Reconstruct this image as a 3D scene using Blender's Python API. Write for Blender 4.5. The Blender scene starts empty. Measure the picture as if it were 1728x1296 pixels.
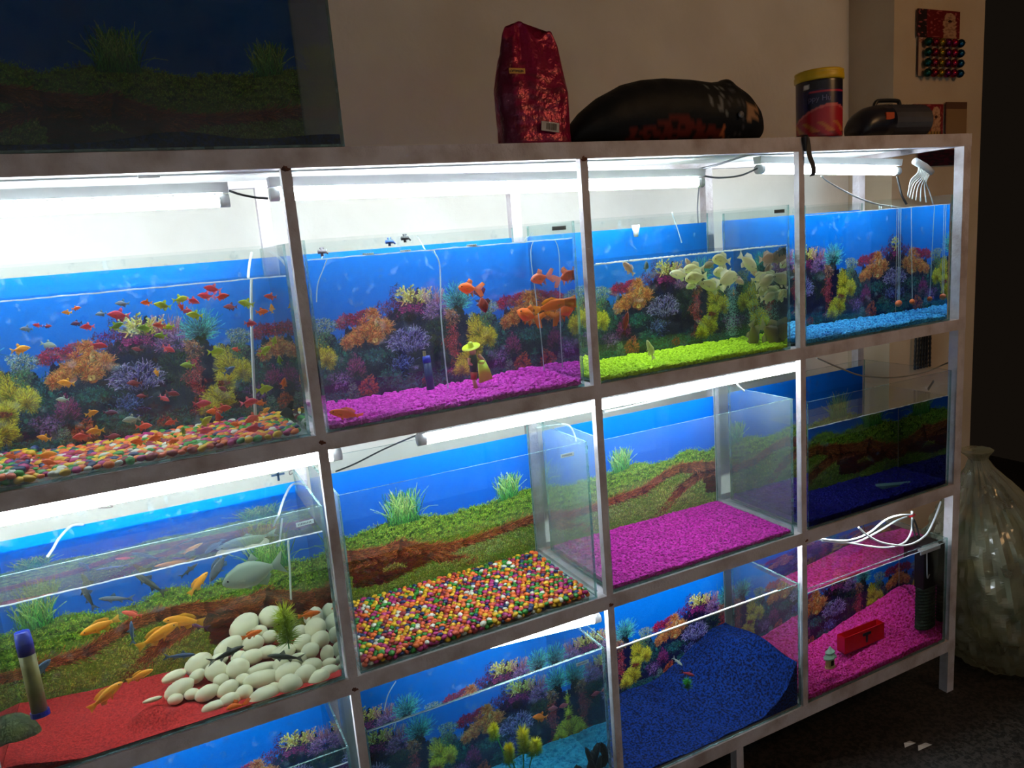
import bpy, math, random
import numpy as np
from mathutils import Vector, Matrix, noise
random.seed(7); np.random.seed(7)
sc = bpy.context.scene
COL = sc.collection
Z0 = 1.86                       # height of the rack's top edge above the floor
f_px = 1262.734
CAM = np.array([-0.259664, -1.502374, -0.205546])
YAW, PIT, ROL = (math.radians(a) for a in (25.11248391, -10.79891552, -4.69796905))
F_ = np.array([math.sin(YAW)*math.cos(PIT), math.cos(YAW)*math.cos(PIT), math.sin(PIT)])
_r = np.array([math.cos(YAW), -math.sin(YAW), 0.0]); _u = np.cross(_r, F_)
R_ = math.cos(ROL)*_r + math.sin(ROL)*_u
U_ = -math.sin(ROL)*_r + math.cos(ROL)*_u

# ---- reading positions of the real place off the photograph (air, and through water behind the front glass)
def ray(x, y):
    return F_ + R_*(x-864)/f_px - U_*(y-648)/f_px
def onY(x, y, Y):
    d = ray(x, y); return CAM + d*(Y-CAM[1])/d[1]
def onX(x, y, X):
    d = ray(x, y); return CAM + d*(X-CAM[0])/d[0]
def onZ(x, y, Z):
    d = ray(x, y); return CAM + d*(Z-CAM[2])/d[2]
YF = 0.0115
def _w(x, y):
    d = ray(x, y); d = d/np.linalg.norm(d); P = CAM + d*(YF-CAM[1])/d[1]
    r = np.array([d[0]/1.33, 0, d[2]/1.33]); r[1] = math.sqrt(1-r[0]**2-r[2]**2)
    return P, r
def wY(x, y, Y):
    P, r = _w(x, y); return P + r*(Y-P[1])/r[1]

# ---------------------------------------------------------------- materials
def s2l(c):
    c = np.asarray(c, float)
    return np.where(c <= 0.04045, c/12.92, ((c+0.055)/1.055)**2.4)
def rgb(r, g, b):
    return tuple(s2l(np.array([r, g, b])/255.0))+(1.0,)
MATS = {}
def nodes(name):
    m = bpy.data.materials.new(name); m.use_nodes = True
    nt = m.node_tree; nt.nodes.clear()
    out = nt.nodes.new('ShaderNodeOutputMaterial')
    return m, nt, out
def mat(name, col, rough=0.6, metal=0.0, col2=None, scale=30.0, bump=0.0, trans=0.0, spec=0.5, attr=None, lo=0.35, hi=0.65, bscale=None, sheen=0, coat=0):
    if name in MATS: return MATS[name]
    m, nt, out = nodes(name); N = nt.nodes.new; L = nt.links.new
    b = N('ShaderNodeBsdfPrincipled'); L(b.outputs[0], out.inputs[0])
    b.inputs['Roughness'].default_value = rough; b.inputs['Metallic'].default_value = metal
    b.inputs['Transmission Weight'].default_value = trans
    b.inputs['Specular IOR Level'].default_value = spec
    b.inputs['Coat Weight'].default_value = coat
    tc = N('ShaderNodeTexCoord')
    nz = N('ShaderNodeTexNoise'); nz.inputs['Scale'].default_value = scale; nz.inputs['Detail'].default_value = 4
    L(tc.outputs['Object'], nz.inputs['Vector'])
    if attr:
        a = N('ShaderNodeAttribute'); a.attribute_name = attr
        L(a.outputs['Color'], b.inputs['Base Color'])
    else:
        mr = N('ShaderNodeMapRange'); mr.inputs[1].default_value = lo; mr.inputs[2].default_value = hi
        L(nz.outputs['Fac'], mr.inputs[0])
        mx = N('ShaderNodeMix'); mx.data_type = 'RGBA'
        c2 = col2 if col2 else tuple(min(1, v*0.85) for v in col[:3])+(1,)
        mx.inputs[6].default_value = col; mx.inputs[7].default_value = c2
        L(mr.outputs[0], mx.inputs[0]); L(mx.outputs[2], b.inputs['Base Color'])
    if bump:
        n2 = N('ShaderNodeTexNoise'); n2.inputs['Scale'].default_value = bscale or scale*3; n2.inputs['Detail'].default_value = 3
        L(tc.outputs['Object'], n2.inputs['Vector'])
        bp = N('ShaderNodeBump'); bp.inputs['Strength'].default_value = bump; bp.inputs['Distance'].default_value = 0.01
        L(n2.outputs['Fac'], bp.inputs['Height']); L(bp.outputs[0], b.inputs['Normal'])
    MATS[name] = m; return m
def emit(name, col, s):
    m, nt, out = nodes(name)
    e = nt.nodes.new('ShaderNodeEmission'); e.inputs[0].default_value = col; e.inputs[1].default_value = s
    nt.links.new(e.outputs[0], out.inputs[0]); return m
def thin(name, tint, haze=0.0, gloss=1.0, f0=0.04, hazecol=(0.8, 0.85, 0.85, 1), hscale=6.0, rough=0.0, hlo=0.3, hhi=0.7, bump=0.0, hmin=None):
    """a clear sheet: lets light through, mirrors it at a slant, may carry a film of dust"""
    m, nt, out = nodes(name); N = nt.nodes.new; L = nt.links.new
    g = N('ShaderNodeNewGeometry'); d = N('ShaderNodeVectorMath'); d.operation = 'DOT_PRODUCT'
    L(g.outputs['Normal'], d.inputs[0]); L(g.outputs['Incoming'], d.inputs[1])
    ab = N('ShaderNodeMath'); ab.operation = 'ABSOLUTE'; L(d.outputs['Value'], ab.inputs[0])
    om = N('ShaderNodeMath'); om.operation = 'SUBTRACT'; om.inputs[0].default_value = 1.0; L(ab.outputs[0], om.inputs[1])
    pw = N('ShaderNodeMath'); pw.operation = 'POWER'; pw.inputs[1].default_value = 5.0; L(om.outputs[0], pw.inputs[0])
    ma = N('ShaderNodeMath'); ma.operation = 'MULTIPLY_ADD'; ma.inputs[1].default_value = (1-f0)*gloss; ma.inputs[2].default_value = f0*gloss
    L(pw.outputs[0], ma.inputs[0])
    t = N('ShaderNodeBsdfTransparent'); t.inputs[0].default_value = tint
    gl = N('ShaderNodeBsdfGlossy'); gl.inputs['Roughness'].default_value = rough
    if bump:
        tcb = N('ShaderNodeTexCoord'); nb = N('ShaderNodeTexNoise'); nb.inputs['Scale'].default_value = 18
        L(tcb.outputs['Object'], nb.inputs['Vector']); bp = N('ShaderNodeBump'); bp.inputs['Strength'].default_value = bump
        L(nb.outputs['Fac'], bp.inputs['Height']); L(bp.outputs[0], gl.inputs['Normal'])
    mx = N('ShaderNodeMixShader'); L(ma.outputs[0], mx.inputs[0]); L(t.outputs[0], mx.inputs[1]); L(gl.outputs[0], mx.inputs[2])
    last = mx
    if haze > 0:
        tc = N('ShaderNodeTexCoord'); nz = N('ShaderNodeTexNoise'); nz.inputs['Scale'].default_value = hscale; nz.inputs['Detail'].default_value = 6
        L(tc.outputs['Object'], nz.inputs['Vector'])
        mr = N('ShaderNodeMapRange'); mr.inputs[1].default_value = hlo; mr.inputs[2].default_value = hhi
        mr.inputs[3].default_value = haze*0.5 if hmin is None else hmin; mr.inputs[4].default_value = haze*1.3
        L(nz.outputs['Fac'], mr.inputs[0])
        df = N('ShaderNodeBsdfDiffuse'); df.inputs[0].default_value = hazecol
        tr = N('ShaderNodeBsdfTranslucent'); tr.inputs[0].default_value = hazecol
        dm = N('ShaderNodeMixShader'); dm.inputs[0].default_value = 0.5; L(df.outputs[0], dm.inputs[1]); L(tr.outputs[0], dm.inputs[2])
        m2 = N('ShaderNodeMixShader'); L(mr.outputs[0], m2.inputs[0]); L(mx.outputs[0], m2.inputs[1]); L(dm.outputs[0], m2.inputs[2])
        last = m2
    L(last.outputs[0], out.inputs[0]); return m
def refract(name, tint):
    m, nt, out = nodes(name)
    r = nt.nodes.new('ShaderNodeBsdfRefraction'); r.inputs['Color'].default_value = tint
    r.inputs['IOR'].default_value = 1.33; r.inputs['Roughness'].default_value = 0.0
    nt.links.new(r.outputs[0], out.inputs[0]); return m
def waterside(name):
    m, nt, out = nodes(name); N = nt.nodes.new; L = nt.links.new
    fr = N('ShaderNodeFresnel'); fr.inputs['IOR'].default_value = 1.33
    t = N('ShaderNodeBsdfTransparent'); g = N('ShaderNodeBsdfGlossy'); g.inputs['Roughness'].default_value = 0.0
    g.inputs['Color'].default_value = (.72, .78, .8, 1)
    mx = N('ShaderNodeMixShader'); L(fr.outputs[0], mx.inputs[0]); L(t.outputs[0], mx.inputs[1]); L(g.outputs[0], mx.inputs[2])
    L(mx.outputs[0], out.inputs[0]); return m

def ripple(name):
    """lightly rippled surface: part of the view bends into the water, part passes"""
    m, nt, out = nodes(name); N = nt.nodes.new; L = nt.links.new
    r = N('ShaderNodeBsdfRefraction'); r.inputs['IOR'].default_value = 1.33; r.inputs['Roughness'].default_value = 0.0
    t = N('ShaderNodeBsdfTransparent'); a = N('ShaderNodeMixShader'); a.inputs[0].default_value = .74
    L(t.outputs[0], a.inputs[1]); L(r.outputs[0], a.inputs[2])
    g = N('ShaderNodeBsdfGlossy'); g.inputs['Roughness'].default_value = 0.02; b = N('ShaderNodeMixShader'); b.inputs[0].default_value = .06
    L(a.outputs[0], b.inputs[1]); L(g.outputs[0], b.inputs[2]); L(b.outputs[0], out.inputs[0]); return m

# ---------------------------------------------------------------- mesh building
class MB:
    def __init__(s): s.v = []; s.f = []; s.m = []; s.c = None
    def add(s, vs, fs, mi=0, col=None):
        k = len(s.v); s.v += [tuple(map(float, v)) for v in vs]
        s.f += [tuple(i+k for i in f) for f in fs]; s.m += [mi]*len(fs)
        if col is not None:
            if s.c is None: s.c = []
            s.c += [col]*len(vs)
        return s
    def box(s, a, b, mi=0, rot=None, about=None, side=None, col=None):
        x0, y0, z0 = a; x1, y1, z1 = b
        vs = [(x0,y0,z0),(x1,y0,z0),(x1,y1,z0),(x0,y1,z0),(x0,y0,z1),(x1,y0,z1),(x1,y1,z1),(x0,y1,z1)]
        if rot is not None:
            c = Vector(about if about is not None else ((x0+x1)/2, (y0+y1)/2, (z0+z1)/2))
            vs = [tuple(c + rot @ (Vector(v)-c)) for v in vs]
        fs = [(0,3,2,1),(4,5,6,7),(0,1,5,4),(2,3,7,6),(1,2,6,5),(3,0,4,7)]
        s.add(vs, fs, mi, col)
        if side is not None:                       # side: list of 6 material indices (bottom, top, front, back, right, left)
            s.m[-6:] = side
        return s
    def tube(s, path, r, seg=8, mi=0, caps=True, col=None):
        P = [Vector(p) for p in path]; n = len(P)
        rr = r if hasattr(r, '__len__') else [r]*n
        vs = []; up = None
        for i, p in enumerate(P):
            t = (P[min(i+1, n-1)]-P[max(i-1, 0)]).normalized()
            if up is None: up = t.orthogonal().normalized()
            up = (up - t*up.dot(t))
            up = up.normalized() if up.length > 1e-6 else t.orthogonal().normalized()
            b = t.cross(up)
            for k in range(seg):
                a = 2*math.pi*k/seg
                vs.append(p + (up*math.cos(a)+b*math.sin(a))*rr[i])
        fs = [(i*seg+k, i*seg+(k+1) % seg, (i+1)*seg+(k+1) % seg, (i+1)*seg+k) for i in range(n-1) for k in range(seg)]
        if caps: fs += [tuple(range(seg))[::-1], tuple((n-1)*seg+k for k in range(seg))]
        return s.add(vs, fs, mi, col)
    def lathe(s, prof, c, seg=24, mi=0, axis='Z', col=None, sy=1.0):
        vs = []
        for r, z in prof:
            for k in range(seg):
                a = 2*math.pi*k/seg
                p = (r*math.cos(a), r*math.sin(a)*sy, z)
                if axis == 'X': p = (p[2], p[0], p[1])
                if axis == 'Y': p = (p[0], p[2], p[1])
                vs.append((c[0]+p[0], c[1]+p[1], c[2]+p[2]))
        n = len(prof)
        fs = [(i*seg+k, i*seg+(k+1) % seg, (i+1)*seg+(k+1) % seg, (i+1)*seg+k) for i in range(n-1) for k in range(seg)]
        fs += [tuple(range(seg))[::-1], tuple((n-1)*seg+k for k in range(seg))]
        return s.add(vs, fs, mi, col)
    def ell(s, c, r, rot=None, seg=8, rings=6, mi=0, col=None, jit=0.0, seed=0):
        vs = [(0, 0, -1)]; rnd = random.Random(seed)
        for i in range(1, rings):
            t = math.pi*i/rings - math.pi/2
            for k in range(seg):
                a = 2*math.pi*k/seg
                j = 1+rnd.uniform(-jit, jit)
                vs.append((math.cos(t)*math.cos(a)*j, math.cos(t)*math.sin(a)*j, math.sin(t)*j))
        vs.append((0, 0, 1)); n = len(vs)-1
        fs = [(0, 1+(k+1) % seg, 1+k) for k in range(seg)]
        for i in range(rings-2):
            fs += [(1+i*seg+k, 1+i*seg+(k+1) % seg, 1+(i+1)*seg+(k+1) % seg, 1+(i+1)*seg+k) for k in range(seg)]
        fs += [(n, 1+(rings-2)*seg+k, 1+(rings-2)*seg+(k+1) % seg) for k in range(seg)]
        c = Vector(c); out = []
        for v in vs:
            p = Vector((v[0]*r[0], v[1]*r[1], v[2]*r[2]))
            if rot is not None: p = rot @ p
            out.append(c+p)
        return s.add(out, fs, mi, col)
    def sheet(s, path, w, up, mi=0, thick=0.0008):
        """a flat ribbon of width w along path, standing on direction up"""
        up = Vector(up)*w/2; P = [Vector(p) for p in path]; n = len(P); vs = []
        for i, p in enumerate(P):
            t = (P[min(i+1, n-1)]-P[max(i-1, 0)]).normalized(); q = t.cross(up).normalized()*thick
            vs += [p-up-q, p+up-q, p+up+q, p-up+q]
        fs = [(i*4+k, i*4+(k+1) % 4, i*4+4+(k+1) % 4, i*4+4+k) for i in range(n-1) for k in range(4)]
        fs += [(3, 2, 1, 0), tuple((n-1)*4+k for k in range(4))]
        return s.add(vs, fs, mi)
    def build(s, name, mats, parent=None, smooth=False, origin=None):
        me = bpy.data.meshes.new(name)
        V = np.array(s.v, dtype=np.float64)
        if parent is not None: o0 = np.array(parent['_w'])
        elif origin is not None: o0 = np.array(origin, float)
        else:
            o0 = np.array([(V[:, 0].min()+V[:, 0].max())/2, (V[:, 1].min()+V[:, 1].max())/2, V[:, 2].min()])
        me.from_pydata([tuple(p) for p in (V-o0)], [], s.f)
        for m in (mats if isinstance(mats, (list, tuple)) else [mats]): me.materials.append(m)
        me.polygons.foreach_set('material_index', s.m)
        if smooth: me.polygons.foreach_set('use_smooth', [True]*len(s.f))
        if s.c is not None:
            a = me.color_attributes.new('Col', 'FLOAT_COLOR', 'POINT')
            a.data.foreach_set('color', np.array(s.c, dtype=np.float32).ravel())
        me.update()
        o = bpy.data.objects.new(name, me); COL.objects.link(o)
        if parent is not None: o.parent = parent; o['_w'] = [float(t) for t in o0]
        else: o.location = (o0[0], o0[1], o0[2]+Z0); o['_w'] = [float(t) for t in o0]
        return o
def empty(name, loc):
    o = bpy.data.objects.new(name, None); COL.objects.link(o)
    o.location = (loc[0], loc[1], loc[2]+Z0); o['_w'] = [float(t) for t in loc]; o.empty_display_size = 0.05
    return o
def tag(o, label, cat, group=None, kind=None):
    if label: o['label'] = label
    if cat: o['category'] = cat
    if group: o['group'] = group
    if kind: o['kind'] = kind
    return o
def struct(o):
    o['kind'] = 'structure'; return o
def bez(pts, n=8):
    """smooth curve through points (Catmull-Rom)"""
    P = [Vector(p) for p in pts]; out = []
    for i in range(len(P)-1):
        a = P[max(i-1, 0)]; b = P[i]; c = P[i+1]; d = P[min(i+2, len(P)-1)]
        for k in range(n):
            t = k/n
            out.append(0.5*((2*b)+(c-a)*t+(2*a-5*b+4*c-d)*t*t+(3*b-a-3*c+d)*t**3))
    out.append(P[-1]); return out
AMB1 = 14.5
# ---------------------------------------------------------------- printed tank backdrops (flat printed film)
PXM = 1000                      # print dots per metre
class Canvas:
    def __init__(s, wm, hm):
        s.wm, s.hm = wm, hm; s.W = int(wm*PXM); s.H = int(hm*PXM)
        s.a = np.zeros((s.H, s.W, 3), np.float32)
    def strokes(s, x, y, ang, ln, curv=0.0, w=1, c0=(0,0,0), c1=(1,1,1), al=0.8, jc=20, dark=0.35):
        """many thin curved strokes; x, y, ang, ln arrays in metres / radians; colour runs c0 -> c1"""
        n = len(x)
        if n == 0: return
        T = max(3, int(np.max(ln)*PXM*1.2)); R = np.random
        t = np.linspace(0, 1, T)[None, :]
        cv = R.normal(0, 1, (n, 1))*curv
        aa = ang[:, None] + cv*t
        st = (ln[:, None]/T)
        X = x[:, None] + np.cumsum(np.cos(aa)*st, 1); Y = y[:, None] + np.cumsum(np.sin(aa)*st, 1)
        br = R.uniform(1-dark, 1.12, (n, 1, 1))
        C = (np.array(c0)[None, None, :]*(1-t[:, :, None]) + np.array(c1)[None, None, :]*t[:, :, None])*br + R.normal(0, jc, (n, 1, 3))
        C = np.clip(C, 0, 255)
        for q in range(n):                                   # one stroke over the other
            for dx in range(w):
                iy = (Y[q]*PXM).astype(int); ix = (X[q]*PXM).astype(int)+dx
                ok = (iy >= 0) & (iy < s.H); ix = ix[ok] % s.W; iy = iy[ok]
                s.a[iy, ix] = s.a[iy, ix]*(1-al) + C[q][ok]*al
    def lobes(s, a, k):
        p = (k*7.13) % 6.28
        return 1+.20*np.sin(3*a+p)+.14*np.sin(5*a+2*p)+.08*np.sin(11*a+3*p)
    def burst(s, cx, cy, rx, ry, n, ln, c0, c1, curv=0.3, w=1, spread=0.5, up=0.0, al=0.85, jc=14, inner=0.0, dark=0.45):
        R = np.random
        a = R.uniform(0, 2*np.pi, n); r = np.sqrt(R.uniform(inner, 1, n))
        o = np.argsort(-r); a, r = a[o], r[o]; L = s.lobes(a, cx*40+cy*90)
        # outer strands first, the nearer ones over them, lit from above
        x = cx + np.cos(a)*r*rx*L; y = cy + np.sin(a)*r*ry*L
        d = np.arctan2(np.sin(a)*ry*r + up, np.cos(a)*rx*r) + R.normal(0, spread, n)
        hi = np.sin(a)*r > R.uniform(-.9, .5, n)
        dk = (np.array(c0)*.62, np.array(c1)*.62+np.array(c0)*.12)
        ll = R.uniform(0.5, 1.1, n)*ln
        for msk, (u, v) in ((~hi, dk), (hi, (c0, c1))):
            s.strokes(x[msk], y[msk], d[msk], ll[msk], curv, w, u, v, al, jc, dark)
    def blobs(s, xs, ys, rs, col, al=0.9, jc=12):
        for x, y, r in zip(xs, ys, rs):
            R = int(r*PXM)+1; cx, cy = int(x*PXM), int(y*PXM)
            yy, xx = np.mgrid[-R:R+1, -R:R+1]
            m = (xx*xx+yy*yy) < (r*PXM)**2
            iy = yy[m]+cy; ix = (xx[m]+cx) % s.W; ok = (iy >= 0) & (iy < s.H)
            c = np.clip(np.array(col)*np.random.uniform(.55, 1.1)+np.random.normal(0, jc, 3), 0, 255)
            s.a[iy[ok], ix[ok]] = s.a[iy[ok], ix[ok]]*(1-al)+c*al
    def patch(s, cx, cy, rx, ry, n, r, col, al=0.85, jc=10):
        R = np.random; a = R.uniform(0, 6.283, n); q = np.sqrt(R.uniform(0, 1, n))*s.lobes(a, cx*40+cy*90)*.85
        s.blobs(cx+np.cos(a)*q*rx, cy+np.sin(a)*q*ry, R.uniform(0.4, 1.1, n)*r, col, al, jc)
def paint_reef():
    P = 0.412; c = Canvas(P, 0.36); R = np.random
    yy = np.linspace(0, 1, c.H)[:, None, None]
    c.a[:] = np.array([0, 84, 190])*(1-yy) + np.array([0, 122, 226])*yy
    U = [0, .04, .08, .13, .2, .28, .37, .46, .52, .57, .63, .68, .75, .85, .93, 1]
    Hh = [.198, .185, .17, .20, .205, .215, .215, .25, .262, .268, .255, .235, .205, .2, .19, .198]
    for ix in range(c.W):                                     # dark rock behind the corals
        h = np.interp(ix/c.W, U, Hh)-.016+.006*math.sin(ix*.17)+.004*math.sin(ix*.41)+R.normal(0, .002)
        k = int(h*PXM); c.a[:k, ix] = np.array([12, 16, 58])+R.normal(0, 4, 3)
    g = lambda u: u*P
    for u, h, rx, ry in ((.97, .10, .04, .045), (.07, .12, .03, .035), (.27, .108, .036, .016), (.34, .05, .03, .022), (.62, .03, .05, .02), (.05, .02, .05, .014), (.9, .02, .05, .014), (.5, .02, .05, .012), (.42, .03, .03, .02)):
        c.burst(g(u), h, rx, ry, 420, .009, (10, 50, 70), (70, 146, 140), 1.0, 1, 1.4)
        c.patch(g(u), h, rx*.8, ry*.8, 40, .003, (40, 110, 110))
    # hill of dark wine and violet
    c.burst(g(.5), .225, .06, .035, 600, .010, (36, 8, 56), (128, 44, 116), .8, 1, 1.2)
    c.burst(g(.40), .213, .045, .018, 380, .008, (66, 10, 56), (170, 40, 120), .8, 1, 1.2)
    c.burst(g(.52), .205, .035, .010, 260, .009, (110, 20, 90), (216, 60, 150), .8, 1, 1.2)
    c.burst(g(.60), .185, .03, .03, 260, .010, (18, 12, 46), (60, 40, 96), .8, 1, 1.2)
    c.patch(g(.47), .19, .035, .02, 36, .005, (22, 10, 44))
    # lilac coral
    c.burst(g(.69), .203, .032, .028, 900, .011, (92, 54, 124), (206, 150, 204), .7, 1, .9, up=.01)
    # wine red tufts
    for u, h, rx, ry in ((.14, .203, .022, .010), (.09, .195, .010, .010), (.23, .210, .014, .007), (.18, .196, .02, .008)):
        c.burst(g(u), h, rx, ry, 260, .008, (104, 8, 46), (206, 40, 96), .9, 1, 1.2)
    # teal spiky
    n = 420; a = R.uniform(-.45, 3.6, n)
    c.strokes(g(.81)+R.normal(0, .008, n), .208+R.normal(0, .006, n), a, R.uniform(.022, .060, n)*np.clip(.6+.4*np.sin(a), .45, 1), .35, 1, (8, 46, 70), (110, 220, 226), .9, 16, .5)
    c.patch(g(.80), .194, .02, .012, 50, .004, (26, 30, 40))
    # yellow branches
    for k in range(15):
        a0 = math.radians(R.uniform(15, 165)); L = R.uniform(.022, .052); x0 = g(.545)+R.normal(0, .007); y0 = .226+R.normal(0, .006)
        c.strokes(np.full(3, x0), np.full(3, y0), np.full(3, a0), np.full(3, L), .25, 2, (130, 110, 40), (232, 216, 110), .95, 10, .3)
        for j in range(6):
            q = R.uniform(.25, 1); m = 2; al_ = a0+R.choice([-.9, .9])+R.normal(0, .25)
            c.strokes(np.full(m, x0+math.cos(a0)*L*q), np.full(m, y0+math.sin(a0)*L*q), np.full(m, al_), np.full(m, R.uniform(.006, .014)), .3, 2, (190, 170, 66), (246, 236, 160), .95, 12, .25)
    for k in range(16):
        x0 = g(.655)+R.normal(0, .012)
        c.strokes(np.full(3, x0)+R.normal(0, .001, 3), np.full(3, .220), np.full(3, math.radians(R.uniform(65, 115))), np.full(3, R.uniform(.014, .042)), .2, 1, (130, 66, 104), (232, 168, 170), .9, 12)
    # dark green brush
    c.burst(g(.675), .14, .026, .036, 360, .016, (8, 20, 30), (74, 104, 76), .6, 1, .7)
    # salmon column
    c.burst(g(.765), .175, .013, .02, 200, .010, (110, 64, 44), (230, 160, 116), .8, 1, 1.0)
    for k in range(46):
        u, h = R.normal(.758, .018), R.uniform(.035, .155); c.burst(g(u), h, .006, .0055, 26, .005, (130, 20, 50), (240, 96, 100) if R.uniform() < .75 else (226, 160, 150), .9, 1, 1.0)
    # orange sponge: many small brushes
    ob = [(.17, .160, .024, .024), (.29, .152, .021, .018), (.35, .176, .013, .015), (.285, .206, .010, .022), (.25, .178, .018, .020), (.13, .150, .012, .016)]
    for u, h, rx, ry in ob: c.patch(g(u), h, rx*.9, ry*.9, 40, .005, (186, 84, 32))
    for u, h, rx, ry in ob*6:
        a_, q = R.uniform(0, 6.28), R.uniform(0, .85); c.burst(g(u)+math.cos(a_)*q*rx, h+math.sin(a_)*q*ry, .008, .008, 60, .011, (176, 70, 26), (255, 176, 100), .5, 1, .5, dark=.35)
    c.patch(g(.30), .185, .006, .016, 16, .003, (232, 196, 130)); c.patch(g(.28), .145, .008, .006, 10, .003, (240, 190, 120))
    # violet branching coral
    c.patch(g(.48), .120, .046, .034, 70, .007, (20, 18, 66))
    n = 300; a = R.uniform(0, 6.28, n); q = np.sqrt(R.uniform(.0, 1, n))
    x = g(.48)+np.cos(a)*q*.045; y = .130+np.sin(a)*q*.028
    o = np.argsort(y); x, y, a = x[o], y[o], a[o]
    c.strokes(x, y, math.pi/2-(x-g(.48))/.045*1.25+R.normal(0, .35, n), R.uniform(.010, .020, n), 1.0, 1, (70, 60, 140), (214, 198, 244), .95, 8, .3)
    n = 110; x = g(.43)+R.normal(0, .014, n); y = .078+R.normal(0, .009, n)
    c.strokes(x, y, R.uniform(0, 3.14, n), R.uniform(.008, .014, n), 1.0, 1, (30, 34, 120), (140, 156, 236), .95, 10, .3)
    # magenta brushes and mounds
    c.burst(g(.15), .085, .016, .022, 330, .013, (80, 14, 76), (206, 64, 150), .4, 1, .6, up=.02)
    c.burst(g(.05), .060, .024, .024, 420, .006, (54, 22, 90), (150, 90, 170), 1., 1, 1.2)
    c.patch(g(.05), .060, .022, .022, 120, .0018, (170, 120, 196))
    c.burst(g(.12), .030, .012, .022, 300, .006, (56, 84, 96), (160, 190, 176), 1., 1, 1.2)
    c.burst(g(.21), .036, .020, .020, 420, .009, (160, 36, 34), (250, 116, 70), .8, 1, .9)
    c.burst(g(.57), .03, .012, .010, 120, .007, (130, 30, 40), (210, 80, 66), .8, 1, .9)
    # yellow anemones
    for u, h, rx, ry in ((.93, .136, .028, .032), (.99, .118, .013, .018), (.86, .066, .024, .022), (.80, .045, .014, .012), (.90, .10, .012, .012)):
        c.patch(g(u), h, rx*.9, ry*.9, 60, .006, (176, 158, 16)); c.burst(g(u), h, rx, ry, 700, .014, (160, 130, 12), (250, 236, 66), .35, 1, .4, up=.01, dark=.4, jc=8)
    c.patch(g(.885), .094, .013, .008, 26, .003, (150, 44, 34))
    # pale bush
    c.burst(g(1.0), .190, .022, .020, 560, .007, (50, 86, 96), (208, 222, 206), 1., 1, 1.1)
    c.burst(g(.99), .162, .016, .016, 260, .008, (36, 84, 76), (130, 170, 128), 1., 1, 1.1)
    c.a = np.clip(c.a + R.normal(0, 5, c.a.shape[:2]+(1,)), 0, 255)
    return c
def paint_plants():
    P = 0.78; c = Canvas(P, 0.36); R = np.random
    yy = np.linspace(0, 1, c.H)[:, None, None]
    c.a[:] = np.array([0, 74, 190])*(1-yy) + np.array([0, 116, 230])*yy
    SU = [-.14, -.08, .03, .08, .12, .17, .24, .355, .40, .49, .54, .595, .64]
    SH = [.185, .202, .201, .196, .181, .189, .19, .207, .195, .186, .206, .205, .185]
    def top(s):
        s = ((s+.14) % P)-.14; return np.interp(s, SU, SH)
    for ix in range(c.W):
        h = top(ix/PXM)+.003*math.sin(ix*.07)-.004+R.normal(0, .0015); k = int(h*PXM)
        c.a[:k, ix] = np.array([96, 124, 36])+R.normal(0, 6, 3)
        c.a[:int(.012*PXM), ix] = np.array([120, 116, 40])
    n = 9000; x = R.uniform(0, P, n); q = R.uniform(0, 1, n)**.9; tp = np.array([top(v) for v in x]); y = q*tp
    o = np.argsort(-y); x, y, fr = x[o], y[o], q[o]; lo = fr <= .7
    c.strokes(x[lo], y[lo], R.uniform(0, np.pi, lo.sum()), R.uniform(.003, .008, lo.sum()), .8, 1, (84, 112, 26), (196, 206, 84), .9, 12)
    c.strokes(x[~lo], y[~lo], R.uniform(0, np.pi, (~lo).sum()), R.uniform(.003, .009, (~lo).sum()), .8, 1, (84, 146, 26), (204, 232, 78), .9, 12)
    for k in range(300):                                      # cushions of moss, bright on top
        xx = R.uniform(0, P); tt = top(xx); yb = tt*(1-.28*(1-k/300.0))-.002-.03*R.uniform(0, 1)*(k % 2)
        c.patch(xx, yb-.003, .008, .004, 4, .003, (60, 104, 22)); c.burst(xx, yb, .010, .005, 24, .006, (116, 172, 36), (218, 240, 92), .8, 1, 1.0, up=.02)
    for k in range(150):
        xx, yb = R.normal(.52, .05), .062+R.normal(0, .02); c.burst(xx, yb, .010, .007, 24, .008, (130, 148, 44), (230, 230, 120), .8, 1, .8, up=.02)
    for k in range(150):
        xx, yb = .20+R.normal(0, .06), .064+R.normal(0, .014); c.burst(xx, yb, .010, .006, 20, .007, (124, 150, 62), (212, 226, 136), .8, 1, .8, up=.02)
    for k in range(90):
        xx, yb = .72+R.normal(0, .04), .045+R.normal(0, .014); c.burst(xx, yb, .010, .006, 20, .007, (110, 140, 46), (196, 212, 92), .8, 1, .8, up=.02)
    def wood(pts, ws, n=500, dk=(36, 10, 6), lt=(214, 120, 68)):
        pts = np.array(pts)
        for i in range(len(pts)-1):
            a, b = pts[i], pts[i+1]; L = np.hypot(*(b-a)); an = math.atan2(b[1]-a[1], b[0]-a[0]); m = int(n*L/.1)
            t = R.uniform(0, 1, m); w = ws[i]*(1-t)+ws[i+1]*t; v = R.uniform(-1, 1, m)
            x = a[0]+(b[0]-a[0])*t - math.sin(an)*v*w; y = a[1]+(b[1]-a[1])*t + math.cos(an)*v*w
            c.blobs(x[::4], y[::4], w[::4]*.22, (92, 38, 20), .9, 8)
            lo = v < R.uniform(-.9, .2, m)
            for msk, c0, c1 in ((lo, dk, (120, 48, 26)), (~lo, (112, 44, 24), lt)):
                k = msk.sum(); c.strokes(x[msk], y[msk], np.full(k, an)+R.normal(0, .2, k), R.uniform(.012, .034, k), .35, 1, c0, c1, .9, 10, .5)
    wood([(-.16, .095), (-.08, .105), (-.02, .118), (.06, .092), (.12, .085)], [.016, .026, .024, .016, .006], 1300)
    wood([(-.15, .07), (-.07, .065), (.04, .075)], [.022, .026, .010], 1300, (16, 6, 8), (84, 34, 20))
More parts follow.
